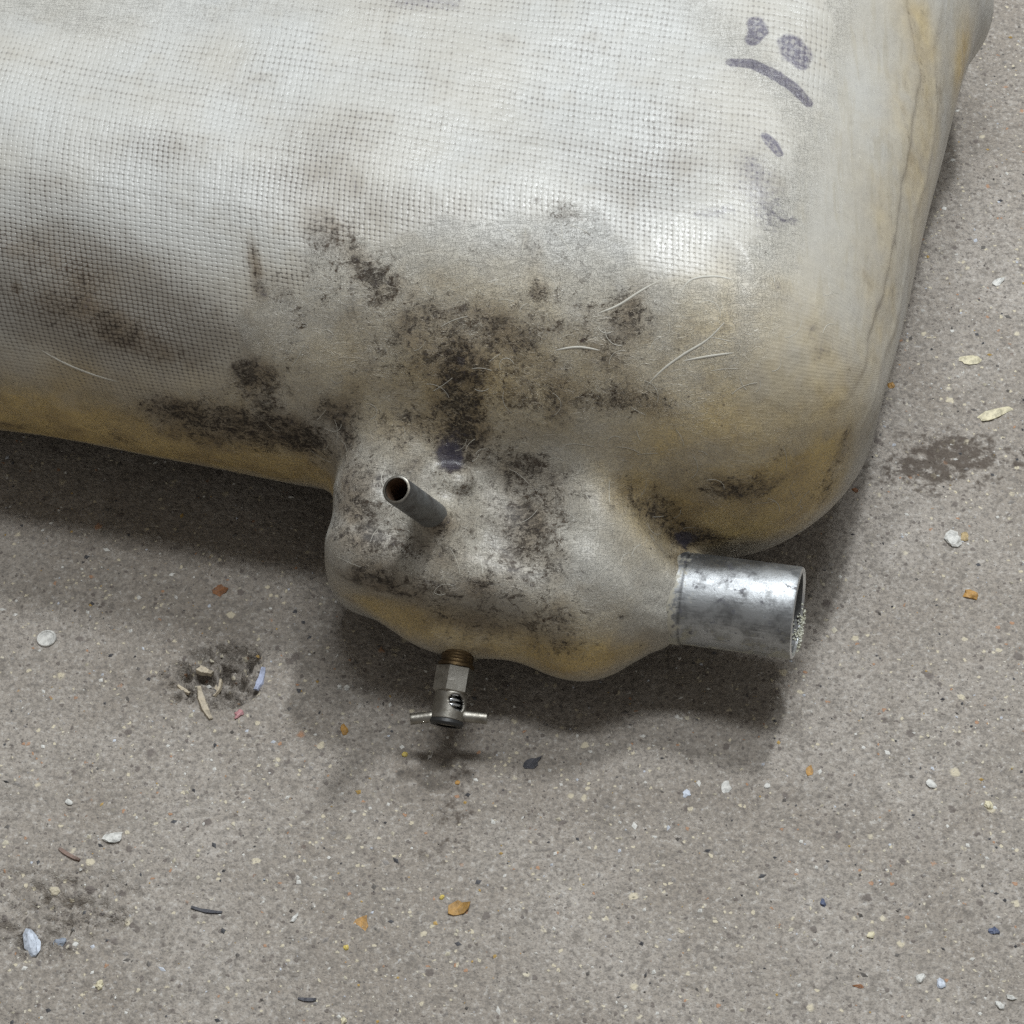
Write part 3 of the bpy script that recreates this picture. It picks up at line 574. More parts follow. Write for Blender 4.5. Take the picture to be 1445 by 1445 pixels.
    h = N.add(h, N.mul(N.mul(strand, matd), 0.00022))
    h = N.add(h, N.mul(N.mul(fine, N.add(0.22, N.mul(matd, 0.55))), 0.00045))
    h = N.add(h, N.mul(N.mul(streak, sweep), 0.00025))
    h = N.sub(h, N.mul(N.mul(dm, mat), 0.00012))
    N.bsdf(Base__Color=c, Roughness=rough, Specular__IOR__Level=N.sub(0.5, N.mul(dm, 0.38)), Normal=N.bump(h, 1.0, 0.9),
           Coat__Weight=0.18, Coat__Roughness=0.33, Subsurface__Weight=0.0)
    return N.m

def metal_material(name, col, dark, rough=(0.28, 0.5), metallic=1.0, crust=None, axis=None, crust_amt=0.0, along=None):
    N = Nodes(name); p = N.tex()
    mid = N.noise(p, 110, 6, 0.7); fine = N.noise(p, 600, 5, 0.7); big = N.noise(p, 30, 4, 0.6)
    c = N.mix(N.step(mid, 0.42, 0.70), col, dark)
    c = N.mix(N.step(fine, 0.60, 0.72, 0, 0.6), c, tuple(v * 0.35 for v in dark))
    met = metallic
    if crust:
        z = N.sep(p, 2)
        m = N.step(N.add(N.mul(N.sub(mid, 0.5), 1.6), N.add(N.mul(N.sub(fine, 0.5), 0.8), N.lin(z, axis[0], axis[1], crust_amt, -0.5))), 0.0, 0.35)
        c = N.mix(N.mul(m, 0.8), c, crust)
        met = N.mul(N.sub(1.0, N.mul(m, 0.85)), metallic)
    if along:
        s = N.attr('along')
        scr = N.noise(N.stretch(N.comb(s, N.attr('around'), 0.0), (0.06, 1.0, 1.0)), 900, 3, 0.6)
        c = N.mix(N.step(scr, 0.55, 0.75, 0, 0.6), c, tuple(v * 0.45 for v in dark))
        c = N.mix(N.step(scr, 0.42, 0.28, 0, 0.5), c, tuple(min(1, v * 1.5) for v in col))
        rs = N.step(N.add(s, N.add(N.mul(N.sub(mid, 0.5), 0.045), N.mul(N.sub(fine, 0.5), 0.010))), 0.0085, 0.0025)
        c = N.mix(N.mul(rs, 0.9), c, (0.40, 0.375, 0.30))
        band = N.step(N.math('ABSOLUTE', N.sub(s, 0.0078)), 0.0012, 0.0)
        c = N.mix(N.mul(N.mul(band, 0.6), N.sub(1.0, rs)), c, (0.06, 0.062, 0.066))
        spots = N.step(N.noise(p, 190, 3, 0.65), 0.60, 0.68)
        c = N.mix(N.mul(spots, 0.75), c, (0.07, 0.068, 0.08))
        met = N.mul(N.mul(met, N.sub(1.0, rs)), N.sub(1.0, N.mul(spots, 0.7)))
    r = N.lin(big, 0.3, 0.7, *rough)
    r = N.add(r, N.step(mid, 0.5, 0.75, 0, 0.2))
    N.bsdf(Base__Color=c, Metallic=met, Roughness=r, Normal=N.bump(N.add(N.mul(fine, 0.6), mid), 0.0003, 0.5))
    return N.m

PALETTE = {'white': (0.62, 0.61, 0.57), 'rust': (0.24, 0.10, 0.035), 'wood': (0.50, 0.43, 0.32), 'blue': (0.40, 0.44, 0.58), 'pink': (0.52, 0.26, 0.27),
           'brown': (0.20, 0.13, 0.10), 'bluewhite': (0.58, 0.63, 0.71), 'slate': (0.26, 0.29, 0.34), 'cream': (0.64, 0.58, 0.40), 'black': (0.045, 0.045, 0.055),
           'orange': (0.44, 0.24, 0.06), 'orange2': (0.38, 0.21, 0.05), 'yellow': (0.62, 0.48, 0.12), 'tan': (0.50, 0.38, 0.20), 'navy': (0.08, 0.10, 0.17)}
def chip_material(key):
    N = Nodes('chip_' + key); p = N.tex(); col = PALETTE[key]
    n = N.noise(p, 350, 5, 0.7)
    c = N.mix(N.step(n, 0.38, 0.68), col, tuple(v * 0.55 for v in col))
    N.bsdf(Base__Color=c, Roughness=0.55, Normal=N.bump(n, 0.0006, 0.8))
    return N.m
CHIP = {k: chip_material(k) for k in PALETTE}

M_FLOOR = concrete_material()
M_SHELL = shell_material()
M_TUBE = metal_material('zinc_tube', (0.44, 0.455, 0.465), (0.17, 0.172, 0.175), (0.40, 0.58), crust=(0.42, 0.41, 0.33), axis=(0.030, 0.085), crust_amt=0.50, along=True)
M_BORE = metal_material('tube_bore', (0.16, 0.16, 0.16), (0.09, 0.085, 0.08), (0.5, 0.7), 0.6)
M_RIM = metal_material('bare_rim', (0.78, 0.80, 0.82), (0.55, 0.57, 0.58), (0.2, 0.35))
M_PIPE = metal_material('painted_pipe', (0.16, 0.165, 0.165), (0.075, 0.070, 0.065), (0.40, 0.6), 0.55)
M_NICKEL = metal_material('nickel_plate', (0.33, 0.315, 0.28), (0.15, 0.135, 0.11), (0.32, 0.55))
M_BRASS = metal_material('tarnished_brass', (0.15, 0.105, 0.055), (0.055, 0.038, 0.024), (0.45, 0.6))
M_BLACK = metal_material('black_rubber', (0.02, 0.02, 0.02), (0.012, 0.012, 0.012), (0.35, 0.5), 0.0)
M_RUST = metal_material('rusty_bore', (0.13, 0.075, 0.040), (0.045, 0.030, 0.022), (0.6, 0.8), 0.2)
M_FIBRE = metal_material('pale_fibre', (0.49, 0.47, 0.41), (0.40, 0.375, 0.31), (0.45, 0.6), 0.0)
M_SALT = metal_material('oxide_crust', (0.66, 0.66, 0.58), (0.50, 0.49, 0.36), (0.7, 0.9), 0.0)

# ================================================================ the floor
def vnoise(x, y, f, seed=0):
    """Smooth value noise on a lattice."""
    r = np.random.default_rng(seed).random((64, 64))
    u, v = x * f, y * f
    i, j = np.floor(u).astype(int), np.floor(v).astype(int)
    a, b = u - i, v - j
    a, b = a * a * (3 - 2 * a), b * b * (3 - 2 * b)
    g = lambda m, n: r[m % 64, n % 64]
    return (g(i, j) * (1 - a) + g(i + 1, j) * a) * (1 - b) + (g(i, j + 1) * (1 - a) + g(i + 1, j + 1) * a) * b - 0.5

def floor_height(x, y):
    x, y = np.asarray(x, float), np.asarray(y, float)
    h = 0.0005 * vnoise(x, y, 45, 1) + 0.0003 * vnoise(x, y, 160, 2) - 0.0003
    pit = np.zeros_like(x)
    wx, wy = 0.012 * vnoise(x, y, 70, 3), 0.012 * vnoise(x, y, 70, 4)
    rough = vnoise(x, y, 260, 5) + 0.8 * vnoise(x, y, 120, 6)
    for px, py, rx, ry, depth in PITS:
        r = ((x + wx - px) / rx) ** 2 + ((y + wy - py) / ry) ** 2
        m = 1 / (1 + np.exp(np.clip((r - 0.8) * 9, -30, 30)))
        h = h - m * depth * 0.001 * (0.50 + 3.2 * np.abs(rough) + 1.2 * vnoise(x + 0.3 * y, y, 420, 8))
        pit = np.maximum(pit, m * min(1, depth / 5.0))
    return np.minimum(h, 0.0003), pit

def axis(lo, hi, step, far, n):
    a = np.arange(lo, hi + 1e-9, step)
    k = np.geomspace(step * 2, far, n)
    return np.concatenate([lo - k[::-1], a, hi + k])
gx, gy = axis(-0.30, 0.30, 0.0012, 1.7, 16), axis(-0.31, 0.36, 0.0012, 1.7, 16)
X, Y = np.meshgrid(gx, gy, indexing='ij')
Hf, Pf = floor_height(X, Y)
idx = np.arange(X.size).reshape(X.shape)
quads = np.stack([idx[:-1, :-1], idx[1:, :-1], idx[1:, 1:], idx[:-1, 1:]], -1).reshape(-1, 4)
floor = quads_obj('concrete_floor', np.stack([X, Y, Hf], -1).reshape(-1, 3), quads, M_FLOOR)
tag(floor, 'worn grey brown concrete floor with fine pale and dark stones', 'floor', kind='structure')
stain_shadow_v = np.zeros(X.size)
for px, py, rx, ry, k in FLOOR_STAINS_SHADOW:
    stain_shadow_v += k * np.exp(-(((X.ravel() - px) / rx) ** 2 + ((Y.ravel() - py) / ry) ** 2))
attr(floor.data, 'damp', stain_shadow_v); attr(floor.data, 'pit', Pf.ravel())

# ================================================================ the tank shell: surface nets on the distance field
def surface_nets(f, lo, hi, h):
    n = np.ceil((np.array(hi) - lo) / h).astype(int) + 1
    ax = [lo[i] + h * np.arange(n[i]) for i in range(3)]
    V = np.empty(n, np.float32)
    for i in range(n[0]):                                            # slice by slice keeps memory small
        P = np.stack(np.meshgrid([ax[0][i]], ax[1], ax[2], indexing='ij'), -1).reshape(-1, 3)
        V[i] = f(ORG + P[:, :1] * AX + P[:, 1:2] * AY + P[:, 2:] * AZ).reshape(n[1], n[2])
    ins = V < 0
    c = np.zeros(n - 1, int); acc = np.zeros((*(n - 1), 3)); cnt = np.zeros(n - 1)
    sl = lambda d, k: slice(k, n[d] - 1 + k)
    for d in range(3):                                               # the four edges of a cell along each axis
        e1, e2 = [k for k in range(3) if k != d]
        for o1 in (0, 1):
            for o2 in (0, 1):
                A = [None] * 3; B = [None] * 3
                A[d], B[d] = sl(d, 0), sl(d, 1)
                A[e1] = B[e1] = sl(e1, o1); A[e2] = B[e2] = sl(e2, o2)
                va, vb = V[tuple(A)], V[tuple(B)]
                cr = (va < 0) != (vb < 0)
                t = np.where(cr, va / np.where(cr, va - vb, 1), 0)
                cnt += cr
                acc[..., d] += np.where(cr, t, 0); acc[..., e1] += cr * o1; acc[..., e2] += cr * o2
    act = cnt > 0
    ids = np.full(n - 1, -1); ids[act] = np.arange(act.sum())
    cells = np.argwhere(act)
    v = lo + h * (cells + acc[act] / cnt[act][:, None])
    Q = []
    for d in range(3):
        e1, e2 = (d + 1) % 3, (d + 2) % 3
        a = np.moveaxis(ins, (d, e1, e2), (0, 1, 2)); I = np.moveaxis(ids, (d, e1, e2), (0, 1, 2))
        s0, s1 = a[:-1, 1:-1, 1:-1], a[1:, 1:-1, 1:-1]
        q = np.stack([I[:, :-1, :-1], I[:, 1:, :-1], I[:, 1:, 1:], I[:, :-1, 1:]], -1)
        Q.append(q[s0 & ~s1]); Q.append(q[~s0 & s1][:, ::-1])
    return ORG + v[:, :1] * AX + v[:, 1:2] * AY + v[:, 2:] * AZ, np.concatenate(Q)

def refine(v, q):
    e = np.stack([q, np.roll(q, -1, 1)], -1).reshape(-1, 2); e.sort(axis=1)
    key = e[:, 0].astype(np.int64) * len(v) + e[:, 1]
    u, inv = np.unique(key, return_inverse=True)
    ev = np.stack([u // len(v), u % len(v)], 1)
    inv = inv.reshape(-1, 4) + len(v)
    fc = np.arange(len(q)) + len(v) + len(u)
    nv = np.concatenate([v, v[ev].mean(1), v[q].mean(1)])
    nq = np.concatenate([np.stack([q[:, k], inv[:, k], fc, inv[:, k - 1]], 1) for k in range(4)])
    return nv, nq

def settle(p, it):
    for _ in range(it):
        g = gradient(p)
        p = p - (sdf(p) / np.maximum((g * g).sum(1), 0.2))[:, None] * g
    return p

TV, TQ = surface_nets(sdf, np.array([XS - 0.02, -0.20, -0.012]), np.array([XE + 0.06, YB + 0.02, 0.205]), 0.0050)
TV = settle(TV, 3)
for _ in range(2):
    TV, TQ = refine(TV, TQ)
    TV = settle(TV, 2)

tank = bpy.data.objects.new('fuel_tank', None)
COL.objects.link(tank)
tag(tank, 'dirty cream glass fibre fuel tank with metal tube, pipe and drain tap', 'fuel tank')
shell = quads_obj('tank_shell', TV, TQ, M_SHELL, tank)
me = shell.data

chan = {k: np.zeros(len(TV)) for k in 'dgyow'}
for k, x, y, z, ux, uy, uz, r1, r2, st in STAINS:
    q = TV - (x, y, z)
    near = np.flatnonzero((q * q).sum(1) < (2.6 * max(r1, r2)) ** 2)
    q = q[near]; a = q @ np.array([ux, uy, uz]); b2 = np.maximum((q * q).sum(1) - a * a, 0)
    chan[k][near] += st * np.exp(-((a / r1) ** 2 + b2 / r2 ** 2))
def strokes(lines, soft):
    out = np.zeros(len(TV))
    for line in lines:
        L = np.array(line)
        for a, b in zip(L[:-1], L[1:]):
            ab = b[:3] - a[:3]
            near = np.flatnonzero(((TV - a[:3]) ** 2).sum(1) < (np.linalg.norm(ab) + 0.02) ** 2)
            q = TV[near] - a[:3]
            t = np.clip(q @ ab / (ab @ ab), 0, 1)
            d = np.linalg.norm(q - t[:, None] * ab, axis=1); r = a[3] + t * (b[3] - a[3])
            out[near] = np.maximum(out[near], np.clip((r - d) / (soft * r) * 0.5 + 0.5, 0, 1))
    return out
S_, T_ = cloth(TV)
poly = np.array(MAT_EDGE + [(MAT_EDGE[-1][0], 0.7), (-0.8, 0.7), (-0.8, MAT_EDGE[0][1])])
dist = np.full(len(TV), 9.0); wind = np.zeros(len(TV), bool)
for a, b in zip(poly, np.roll(poly, -1, 0)):
    ex, ey = b - a; wx, wy = S_ - a[0], T_ - a[1]
    t = np.clip((wx * ex + wy * ey) / (ex * ex + ey * ey), 0, 1)
    dist = np.minimum(dist, np.hypot(wx - t * ex, wy - t * ey))
    cr = ((a[1] <= T_) != (b[1] <= T_))
    if abs(ey) > 1e-9: wind ^= cr & (S_ < a[0] + (T_ - a[1]) / ey * ex)
sd = np.where(wind, dist, -dist) + 0.006 * vnoise(S_ + 3, T_ + 3, 90, 11) + 0.006 * vnoise(S_ + 3, T_ + 3, 200, 12)
weave = 1 / (1 + np.exp(-np.clip(sd / 0.0010, -30, 30)))
weave *= np.clip(1 - chan['w'] * (1 + vnoise(S_ + 3, T_ + 3, 60, 13)), 0, 1)
xl, yl, zl = local(TV)
sweep = np.clip((S_ - 0.098) / 0.018, 0, 1) * np.clip((T_ + 0.125) / 0.05, 0, 1) * (1 - weave)
chan['d'] = 1.25 * np.tanh(chan['d'] * 0.75)
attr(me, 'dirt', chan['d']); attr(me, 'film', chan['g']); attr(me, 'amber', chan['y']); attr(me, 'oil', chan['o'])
attr(me, 'ink', np.maximum(strokes(INK, 0.35), 0.45 * strokes(INK_FAINT, 1.6)))
def vnoise3(p, f, seed, octs=1):
    out, amp, tot = 0, 1.0, 0
    for o in range(octs):
        g = np.random.default_rng(seed + o).random((48, 48, 48)); q = p * f * 2 ** o + 100.3
        i = np.floor(q).astype(int); u = q - i; u = u * u * (3 - 2 * u); i %= 48; j = (i + 1) % 48
        L = lambda a, b, t: a + (b - a) * t
        v = L(L(L(g[i[:, 0], i[:, 1], i[:, 2]], g[j[:, 0], i[:, 1], i[:, 2]], u[:, 0]), L(g[i[:, 0], j[:, 1], i[:, 2]], g[j[:, 0], j[:, 1], i[:, 2]], u[:, 0]), u[:, 1]),
              L(L(g[i[:, 0], i[:, 1], j[:, 2]], g[j[:, 0], i[:, 1], j[:, 2]], u[:, 0]), L(g[i[:, 0], j[:, 1], j[:, 2]], g[j[:, 0], j[:, 1], j[:, 2]], u[:, 0]), u[:, 1]), u[:, 2])
        out = out + amp * v; tot += amp; amp *= 0.62
    return out / tot
attr(me, 'noise_big', vnoise3(TV, 16, 21, 3)); attr(me, 'noise_mid', vnoise3(TV, 75, 31, 3))
attr(me, 'noise_wob', vnoise3(TV, 60, 41)); attr(me, 'noise_drift', vnoise3(TV, 9, 51))
attr(me, 'weave', weave); attr(me, 'cloth_s', S_); tt = np.linspace(-0.4, 0.6, 2001)                       # the cloth is pulled tight over the front and lies looser on top
attr(me, 'cloth_t', np.interp(T_, tt, np.cumsum(np.interp(tt, [-0.065, 0.02], [1.28, 0.64])) * (tt[1] - tt[0]))); attr(me, 'sweep', sweep)

# ================================================================ metal fittings
def toworld(l): return ORG + l[0] * AX + l[1] * AY + l[2] * AZ
def frame(a, b):
    w = np.array(b) - a; L = np.linalg.norm(w); w = w / L
    u = np.cross(w, (0, 0, 1.0)); u /= np.linalg.norm(u)
    return w, u, np.cross(w, u), L
def lathe(name, a, b, prof, mat, parent, n=64, wob=0.0):
    """Turn a profile of (distance along a->b, radius) about the line a-b."""
    w, u, v, _ = frame(a, b)
    vs, fs = [], []
    for s, r in prof:
        for k in range(n):
            t = 2 * math.pi * k / n
            rr = r * (1 + wob * math.sin(3 * t + s * 300))
            vs.append(a + w * s + (u * math.cos(t) + v * math.sin(t)) * rr)
    for i in range(len(prof) - 1):
        for k in range(n):
            fs.append((i * n + k, i * n + (k + 1) % n, (i + 1) * n + (k + 1) % n, (i + 1) * n + k))
    o = mesh_obj(name, vs, fs, mat, parent)
    o.data.set_sharp_from_angle(angle=math.radians(40))
    return o
def sweep_tube(name, pts, r, mat, parent, n=8, taper=True):
    pts = [np.array(p, float) for p in pts]
    vs, fs = [], []
    for i, p in enumerate(pts):
        w = pts[min(i + 1, len(pts) - 1)] - pts[max(i - 1, 0)]; w /= np.linalg.norm(w)
        u = np.cross(w, (0.13, 0.2, 1.0)); u /= np.linalg.norm(u); v = np.cross(w, u)
        e = i / (len(pts) - 1)
        rr = r * (0.25 + 0.75 * math.sin(math.pi * min(max(e, 0.02), 0.98)) ** 0.5) if taper else r
        for k in range(n):
            t = 2 * math.pi * k / n
            vs.append(p + (u * math.cos(t) + v * math.sin(t)) * rr)
    for i in range(len(pts) - 1):
        for k in range(n): fs.append((i * n + k, i * n + (k + 1) % n, (i + 1) * n + (k + 1) % n, (i + 1) * n + k))
    fs += [tuple(range(n))[::-1], tuple(range((len(pts) - 1) * n, len(pts) * n))]
    return mesh_obj(name, vs, fs, mat, parent)

# ---- outlet tube
ta, tb = toworld(TUBE_A), toworld(TUBE_B)
tw, tu_, tv_, TL = frame(ta, tb)
R = TUBE_R
tube = lathe('outlet_tube', ta, tb, [(-0.025, R + 0.0006), (0.0, R + 0.0006), (0.003, R + 0.0006), (0.0068, R + 0.0007), (0.0076, R + 0.0001), (0.009, R), (TL * 0.3, R), (TL * 0.55, R * 0.997), (TL * 0.8, R * 0.999), (TL - 0.0012, R), (TL - 0.0004, R - 0.0003)], M_TUBE, tank, 96, 0.002)
tc = np.array([v.co for v in tube.data.vertices]) - ta
attr(tube.data, 'along', tc @ tw); attr(tube.data, 'around', R * np.arctan2(tc @ tv_, tc @ tu_))
tag(tube, 'scuffed zinc grey outlet tube with chalky underside')
lathe('rim', ta, tb, [(TL - 0.0005, R - 0.0002), (TL, R - 0.0007), (TL, R - 0.0017), (TL - 0.0012, R - 0.0021)], M_RIM, tube, 96)
lathe('bore', ta, tb, [(TL - 0.0010, R - 0.0021), (TL - 0.03, R - 0.0022), (-0.02, R - 0.0022), (-0.02, 0.0002)], M_BORE, tube, 64)
# chalky crust inside the lower lip
cv, cf = [], []
for k in range(260):
    t = rng.normal(1.75, 0.24); s = TL - abs(rng.normal(0, 0.0022)) + 0.0012
    ctr = ta + tw * s + (tu_ * math.cos(t) + tv_ * math.sin(t)) * (R - 0.0002 - rng.random() * 0.0026)
    r = rng.uniform(0.00035, 0.0008); b = len(cv)
    for d in ((1, 0, 0), (-1, 0, 0), (0, 1, 0), (0, -1, 0), (0, 0, 1), (0, 0, -1)):
        cv.append(ctr + np.array(d) * r * rng.uniform(0.7, 1.3))
    cf += [(b + i, b + j, b + k2) for i, j, k2 in ((0, 2, 4), (2, 1, 4), (1, 3, 4), (3, 0, 4), (2, 0, 5), (1, 2, 5), (3, 1, 5), (0, 3, 5))]
tag(mesh_obj('oxide_crust', cv, cf, M_SALT, tube), 'chalky white crust inside the lower lip', kind='stuff')

# ---- breather pipe
pa, pb = toworld(PIPE_A), toworld(PIPE_B)
_, _, _, PL = frame(pa, pb); r = PIPE_R
pipe = lathe('breather_pipe', pa, pb, [(-0.012, r), (PL * 0.5, r), (PL - 0.001, r), (PL - 0.0002, r - 0.0003)], M_PIPE, tank, 48, 0.004)
tag(pipe, 'thin dark painted pipe stub with a bare worn rim')
lathe('rim', pa, pb, [(PL - 0.0003, r - 0.0002), (PL, r - 0.0006), (PL, r - 0.0012), (PL - 0.001, r - 0.0015)], M_NICKEL, pipe, 48)
lathe('bore', pa, pb, [(PL - 0.0008, r - 0.0015), (PL - 0.02, r - 0.0016), (-0.008, r - 0.0016), (-0.008, 0.0002)], M_RUST, pipe, 48)

# ---- drain tap
da, db = toworld(TAP_A), toworld(TAP_B)
dw, du, dv, DL = frame(da, db)
tap = lathe('drain_tap', da, db, [(-0.022, 0.0072), (0.003, 0.0072)] + [(0.003 + i * 0.0007, 0.0074 if i % 2 else 0.0070) for i in range(13)] + [(0.0125, 0.0074), (0.0131, 0.0082), (0.0142, 0.0082), (0.0146, 0.0074)], M_BRASS, tank, 40)
tag(tap, 'nickel plated drain tap with brass thread and wing handle')
def hexnut(name, s0, s1, r, mat, parent, spin):
    vs = []
    prof = [(s0, r * 0.86), (s0 + 0.0008, r), (s1 - 0.0012, r), (s1, r * 0.84)]
    for s, q in prof:
        for k in range(6):
            t = math.pi / 3 * k + spin
            vs.append(da + dw * s + (du * math.cos(t) + dv * math.sin(t)) * q)
    fs = [(i * 6 + k, i * 6 + (k + 1) % 6, i * 6 + 6 + (k + 1) % 6, i * 6 + 6 + k) for i in range(3) for k in range(6)]
    fs += [tuple(range(6))[::-1], tuple(range(18, 24))]
    return mesh_obj(name, vs, fs, mat, parent, False)
hexnut('hex_body', 0.0140, 0.0268, 0.0088, M_NICKEL, tap, math.radians(42))
# barrel with a cut-out window in its upper right side
nb, mb, rb, s0, s1 = 72, 28, 0.0074, 0.0262, DL - 0.003
vs, fs, keep = [], [], {}
up_ang = math.atan2(dv[2], du[2])                      # angle of the barrel's top line
for i in range(mb + 1):
    s = s0 + (s1 - s0) * i / mb
    for k in range(nb):
        t = 2 * math.pi * k / nb
        vs.append(da + dw * s + (du * math.cos(t) + dv * math.sin(t)) * rb)
side = 1 if (np.array(du) * math.cos(up_ang + 0.6) + np.array(dv) * math.sin(up_ang + 0.6))[0] > 0 else -1
for i in range(mb):
    for k in range(nb):
        t = 2 * math.pi * (k + 0.5) / nb
        dt = (t - (up_ang + side * 0.62) + math.pi) % (2 * math.pi) - math.pi
        ds = s0 + (s1 - s0) * (i + 0.5) / mb - 0.0308
        if (dt * rb / 0.0044) ** 2 + ((ds - 0.25 * dt * rb * side) / 0.0036) ** 2 > 1:
            fs.append((i * nb + k, i * nb + (k + 1) % nb, (i + 1) * nb + (k + 1) % nb, (i + 1) * nb + k))
barrel = mesh_obj('barrel', vs, fs, M_NICKEL, tap)
so = barrel.modifiers.new('thickness', 'SOLIDIFY'); so.thickness = 0.0012; so.offset = -1
lathe('plunger', da, db, [(0.022, 0.0034), (0.0345, 0.0034), (0.0352, 0.0054), (DL - 0.0015, 0.0056), (DL - 0.001, 0.0052), (DL - 0.001, 0.0002)], M_NICKEL, tap, 32)
spring = [da + dw * (0.0255 + 0.010 * k / 60) + (du * math.cos(k * 0.45) + dv * math.sin(k * 0.45)) * 0.0050 for k in range(61)]
sweep_tube('spring', spring, 0.0007, M_RIM, tap, 8, False)
lathe('seal', da, db, [(DL - 0.0034, 0.0062), (DL - 0.0028, 0.0074), (DL - 0.0014, 0.0077), (DL - 0.0004, 0.0070), (DL - 0.0004, 0.0046)], M_BLACK, tap, 48)
horiz = np.array([0.995, -0.02, 0.05])
for sgn, ln in ((-1, 0.0165), (1, 0.0178)):
    c0 = da + dw * (DL - 0.0048)
    tip = horiz * sgn
    pts = [c0 + tip * (0.005 + (ln - 0.005) * q) + dw * (0.0010 * q) + np.array([0, 0, -0.0006 * q]) for q in (0, 0.25, 0.5, 0.75, 0.96, 1.0)]
    hb = sweep_tube('handle_bar', pts, 0.0026, M_NICKEL, tap, 12, False)

# ---- loose glass strands lying in the resin
def curve_through(pts, n):
    P = np.array(pts); t = np.linspace(0, len(P) - 1, n); out = []
    for q in t:
        i = min(int(q), len(P) - 2); f = q - i
        a, b, c, d = P[max(i - 1, 0)], P[i], P[i + 1], P[min(i + 2, len(P) - 1)]
        out.append(0.5 * (2 * b + (c - a) * f + (2 * a - 5 * b + 4 * c - d) * f ** 2 + (3 * b - a - 3 * c + d) * f ** 3))
    return np.array(out)
for line in FIBRES[:6]:
    q = settle(curve_through(line, 24), 3)
    g = gradient(q); g /= np.linalg.norm(g, axis=1)[:, None]
    sweep_tube('glass_strand', q - 0.00045 * g, 0.00075, M_FIBRE, shell, 8)

# fine loose fibres bedded in the matting: too many and too thin to pick apart
xl, yl, zl = local(TV)
cand = np.flatnonzero((weave < 0.2) & (xl > -0.11) & (xl < 0.13) & (yl < -0.02) & (zl > 0.07) & (rng.random(len(TV)) < 0.02))
FV, FF = [], []
for k in rng.choice(cand, 110, replace=False):
    ln = rng.uniform(0.004, 0.013); a = rng.uniform(0, 6.28); bend = rng.normal(0, 0.7)
    n = gradient(TV[k:k + 1])[0]; n /= np.linalg.norm(n)
    e1 = np.cross(n, (0.3, 0.2, 1)); e1 /= np.linalg.norm(e1); e2 = np.cross(n, e1)
    q = np.linspace(-0.5, 0.5, 9)
    pts = TV[k] + ln * (np.cos(a + bend * q) * q)[:, None] * e1 + ln * (np.sin(a + bend * q) * q)[:, None] * e2
    pts = settle(pts, 3); g = gradient(pts); g /= np.linalg.norm(g, axis=1)[:, None]
    r = rng.uniform(0.00008, 0.00016); b = len(FV); pts = pts + g * 0.00002
    for i in range(9):
        w = pts[min(i + 1, 8)] - pts[max(i - 1, 0)]; w /= np.linalg.norm(w); u = np.cross(w, g[i])
        FV += [pts[i] + u * r, pts[i] + g[i] * r, pts[i] - u * r]
    for i in range(8):
        o = b + i * 3
        FF += [(o, o + 3, o + 4, o + 1), (o + 1, o + 4, o + 5, o + 2)]
tag(mesh_obj('loose_fibres', FV, FF, M_FIBRE, shell), kind='stuff')

# ================================================================ debris on the floor
def blob(name, L, W, T, mat, seed):
    bm = bmesh.new()
    bmesh.ops.create_icosphere(bm, subdivisions=2, radius=1)
    g = np.random.default_rng(seed); k = g.normal(size=(5, 3)) * 2.2; ph = g.random(5) * 6
    for v in bm.verts:
        c = np.array(v.co); f = 1 + 0.16 * sum(math.sin(k[i] @ c + ph[i]) for i in range(5))
        v.co = (c[0] * f * L / 2, c[1] * f * W / 2, max(c[2] * f, -0.55) * T / 2)
    me = bpy.data.meshes.new(name); bm.to_mesh(me); bm.free(); me.materials.append(mat)
    o = bpy.data.objects.new(name, me); COL.objects.link(o); return o, 0.275 * T
def flake(name, L, W, T, mat, seed, curl=0.25):
    g = np.random.default_rng(seed); n = 11
    ring = []
    for i in range(n):
        t = 2 * math.pi * i / n; r = g.uniform(0.68, 1.12)
        if i == 0: r = 1.3
        ring.append((math.cos(t) * r * L / 2, math.sin(t) * r * W / 2))
    vs, fs = [], []
    th = min(T * 0.35, 0.0005)
    for lvl, rad in ((0, 1.0), (0, 0.5), (1, 0.5), (1, 0.97)):
        for x, y in ring:
            z = curl * T * 2 * ((x * rad / (L / 2)) ** 2 + 0.4 * (y * rad / (W / 2)) ** 2 * (1 if x > 0 else 0.2)) + lvl * th
            vs.append((x * rad, y * rad, z))
    vs += [(0, 0, 0), (0, 0, th)]
    for i in range(n):
        j = (i + 1) % n
        fs += [(i, n + i, n + j, j), (n + i, 4 * n, n + j), (2 * n + i, 3 * n + i, 3 * n + j, 2 * n + j), (2 * n + i, 2 * n + j, 4 * n + 1), (i, j, 3 * n + j, 3 * n + i)]
    return mesh_obj(name, vs, fs, mat, None, False), 0.0
def sliver(name, L, W, T, mat, seed):
    g = np.random.default_rng(seed); vs, fs = [], []
    for i in range(7):
        e = i / 6; x = (e - 0.5) * L; w = W / 2 * (0.35 + 0.65 * math.sin(math.pi * (0.12 + 0.76 * e))) * g.uniform(0.8, 1.15); y = 0.10 * L * (e - 0.5) ** 2 * 2
        h = T * g.uniform(0.8, 1.1)
        vs += [(x, y - w, 0), (x, y + w, 0), (x, y + w * 0.8, h * 0.8), (x, y - w * 0.7, h)]
    for i in range(6):
        for k in range(4): fs.append((i * 4 + k, i * 4 + (k + 1) % 4, i * 4 + 4 + (k + 1) % 4, i * 4 + 4 + k))
    fs += [(3, 2, 1, 0), (24, 25, 26, 27)]
    return mesh_obj(name, vs, fs, mat, None, False), 0.0
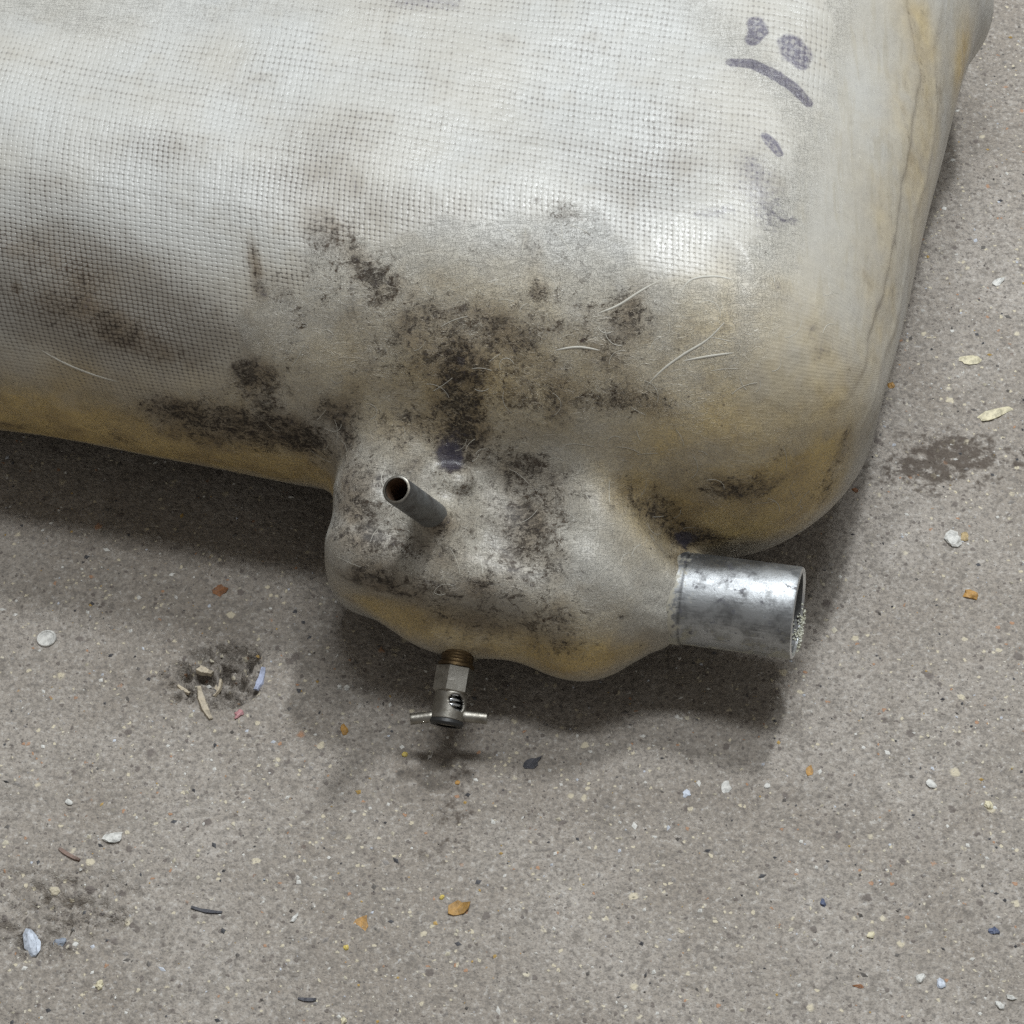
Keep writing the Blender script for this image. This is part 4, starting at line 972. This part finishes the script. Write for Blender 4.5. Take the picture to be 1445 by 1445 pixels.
def disc(name, L, W, T, mat, seed):
    vs, fs = [], []; n = 40; r = (L + W) / 4
    prof = [(0.0, 0), (0.96, 0), (1.0, 0.25), (1.0, 0.75), (0.95, 1.0), (0.80, 1.0), (0.74, 0.72), (0.0, 0.70)]
    for q, z in prof[1:-1]:
        for k in range(n): vs.append((r * q * math.cos(2 * math.pi * k / n), r * q * math.sin(2 * math.pi * k / n), z * T))
    m = len(prof) - 2
    for i in range(m - 1):
        for k in range(n): fs.append((i * n + k, i * n + (k + 1) % n, (i + 1) * n + (k + 1) % n, (i + 1) * n + k))
    fs += [tuple(range(n))[::-1], tuple(range((m - 1) * n, m * n))]
    return mesh_obj(name, vs, fs, mat, None, False), 0.0
MAKE = {'lump': blob, 'flake': flake, 'sliver': sliver, 'disc': disc}
for i, (shape, name, label, cat, x, y, L, W, rot, T, key) in enumerate(DEBRIS):
    o, lift = MAKE[shape](name, L, W, T, CHIP[key], 100 + i)
    z = float(floor_height([x], [y])[0][0])
    o.location = (x, y, z + lift - 0.0002)
    o.rotation_euler = (random.uniform(-0.06, 0.06), random.uniform(-0.06, 0.06), math.radians(rot))
    tag(o, label, cat)

# loose grit: uncountable
def grit_material():
    N = Nodes('grit')
    c = N.n('ShaderNodeAttribute', out=0, props={'attribute_name': 'tint'})
    N.bsdf(Base__Color=c, Roughness=0.6)
    return N.m
NG = 9000
gxs, gys = rng.uniform(-0.31, 0.31, NG), rng.uniform(-0.30, 0.36, NG)
gz = floor_height(gxs, gys)[0]
size = 0.00022 + 0.00095 * rng.random(NG) ** 4
base = np.array([(1, 0, 0), (0, 1, 0), (-1, 0, 0), (0, -1, 0), (0, 0, 1), (0, 0, -1)], float)
ang = rng.uniform(0, 6.28, NG)
shape = base[None] * rng.uniform(0.6, 1.4, (NG, 6, 1)) * np.stack([size * rng.uniform(0.9, 1.7, NG), size, size * 0.7], -1)[:, None]
rot = np.stack([shape[..., 0] * np.cos(ang)[:, None] - shape[..., 1] * np.sin(ang)[:, None], shape[..., 0] * np.sin(ang)[:, None] + shape[..., 1] * np.cos(ang)[:, None], shape[..., 2]], -1)
gv = (rot + np.stack([gxs, gys, gz + 0.0001], -1)[:, None]).reshape(-1, 3)
tri = np.array([(0, 1, 4), (1, 2, 4), (2, 3, 4), (3, 0, 4), (1, 0, 5), (2, 1, 5), (3, 2, 5), (0, 3, 5)])
gf = (tri[None] + 6 * np.arange(NG)[:, None, None]).reshape(-1, 3)
grit = mesh_obj('grit', gv, gf, grit_material(), None, False)
cols = np.array([(0.62, 0.61, 0.57), (0.50, 0.46, 0.36), (0.07, 0.07, 0.075), (0.12, 0.11, 0.10), (0.45, 0.30, 0.10), (0.30, 0.28, 0.26), (0.55, 0.58, 0.63)])
pick = rng.choice(len(cols), NG, p=[0.28, 0.18, 0.15, 0.12, 0.05, 0.14, 0.08])
ca = grit.data.attributes.new('tint', 'FLOAT_COLOR', 'POINT')
ca.data.foreach_set('color', np.repeat(np.concatenate([cols[pick], np.ones((NG, 1))], 1), 6, axis=0).astype(np.float32).ravel())
tag(grit, 'fine pale and dark grit scattered over the concrete', 'grit', kind='stuff')
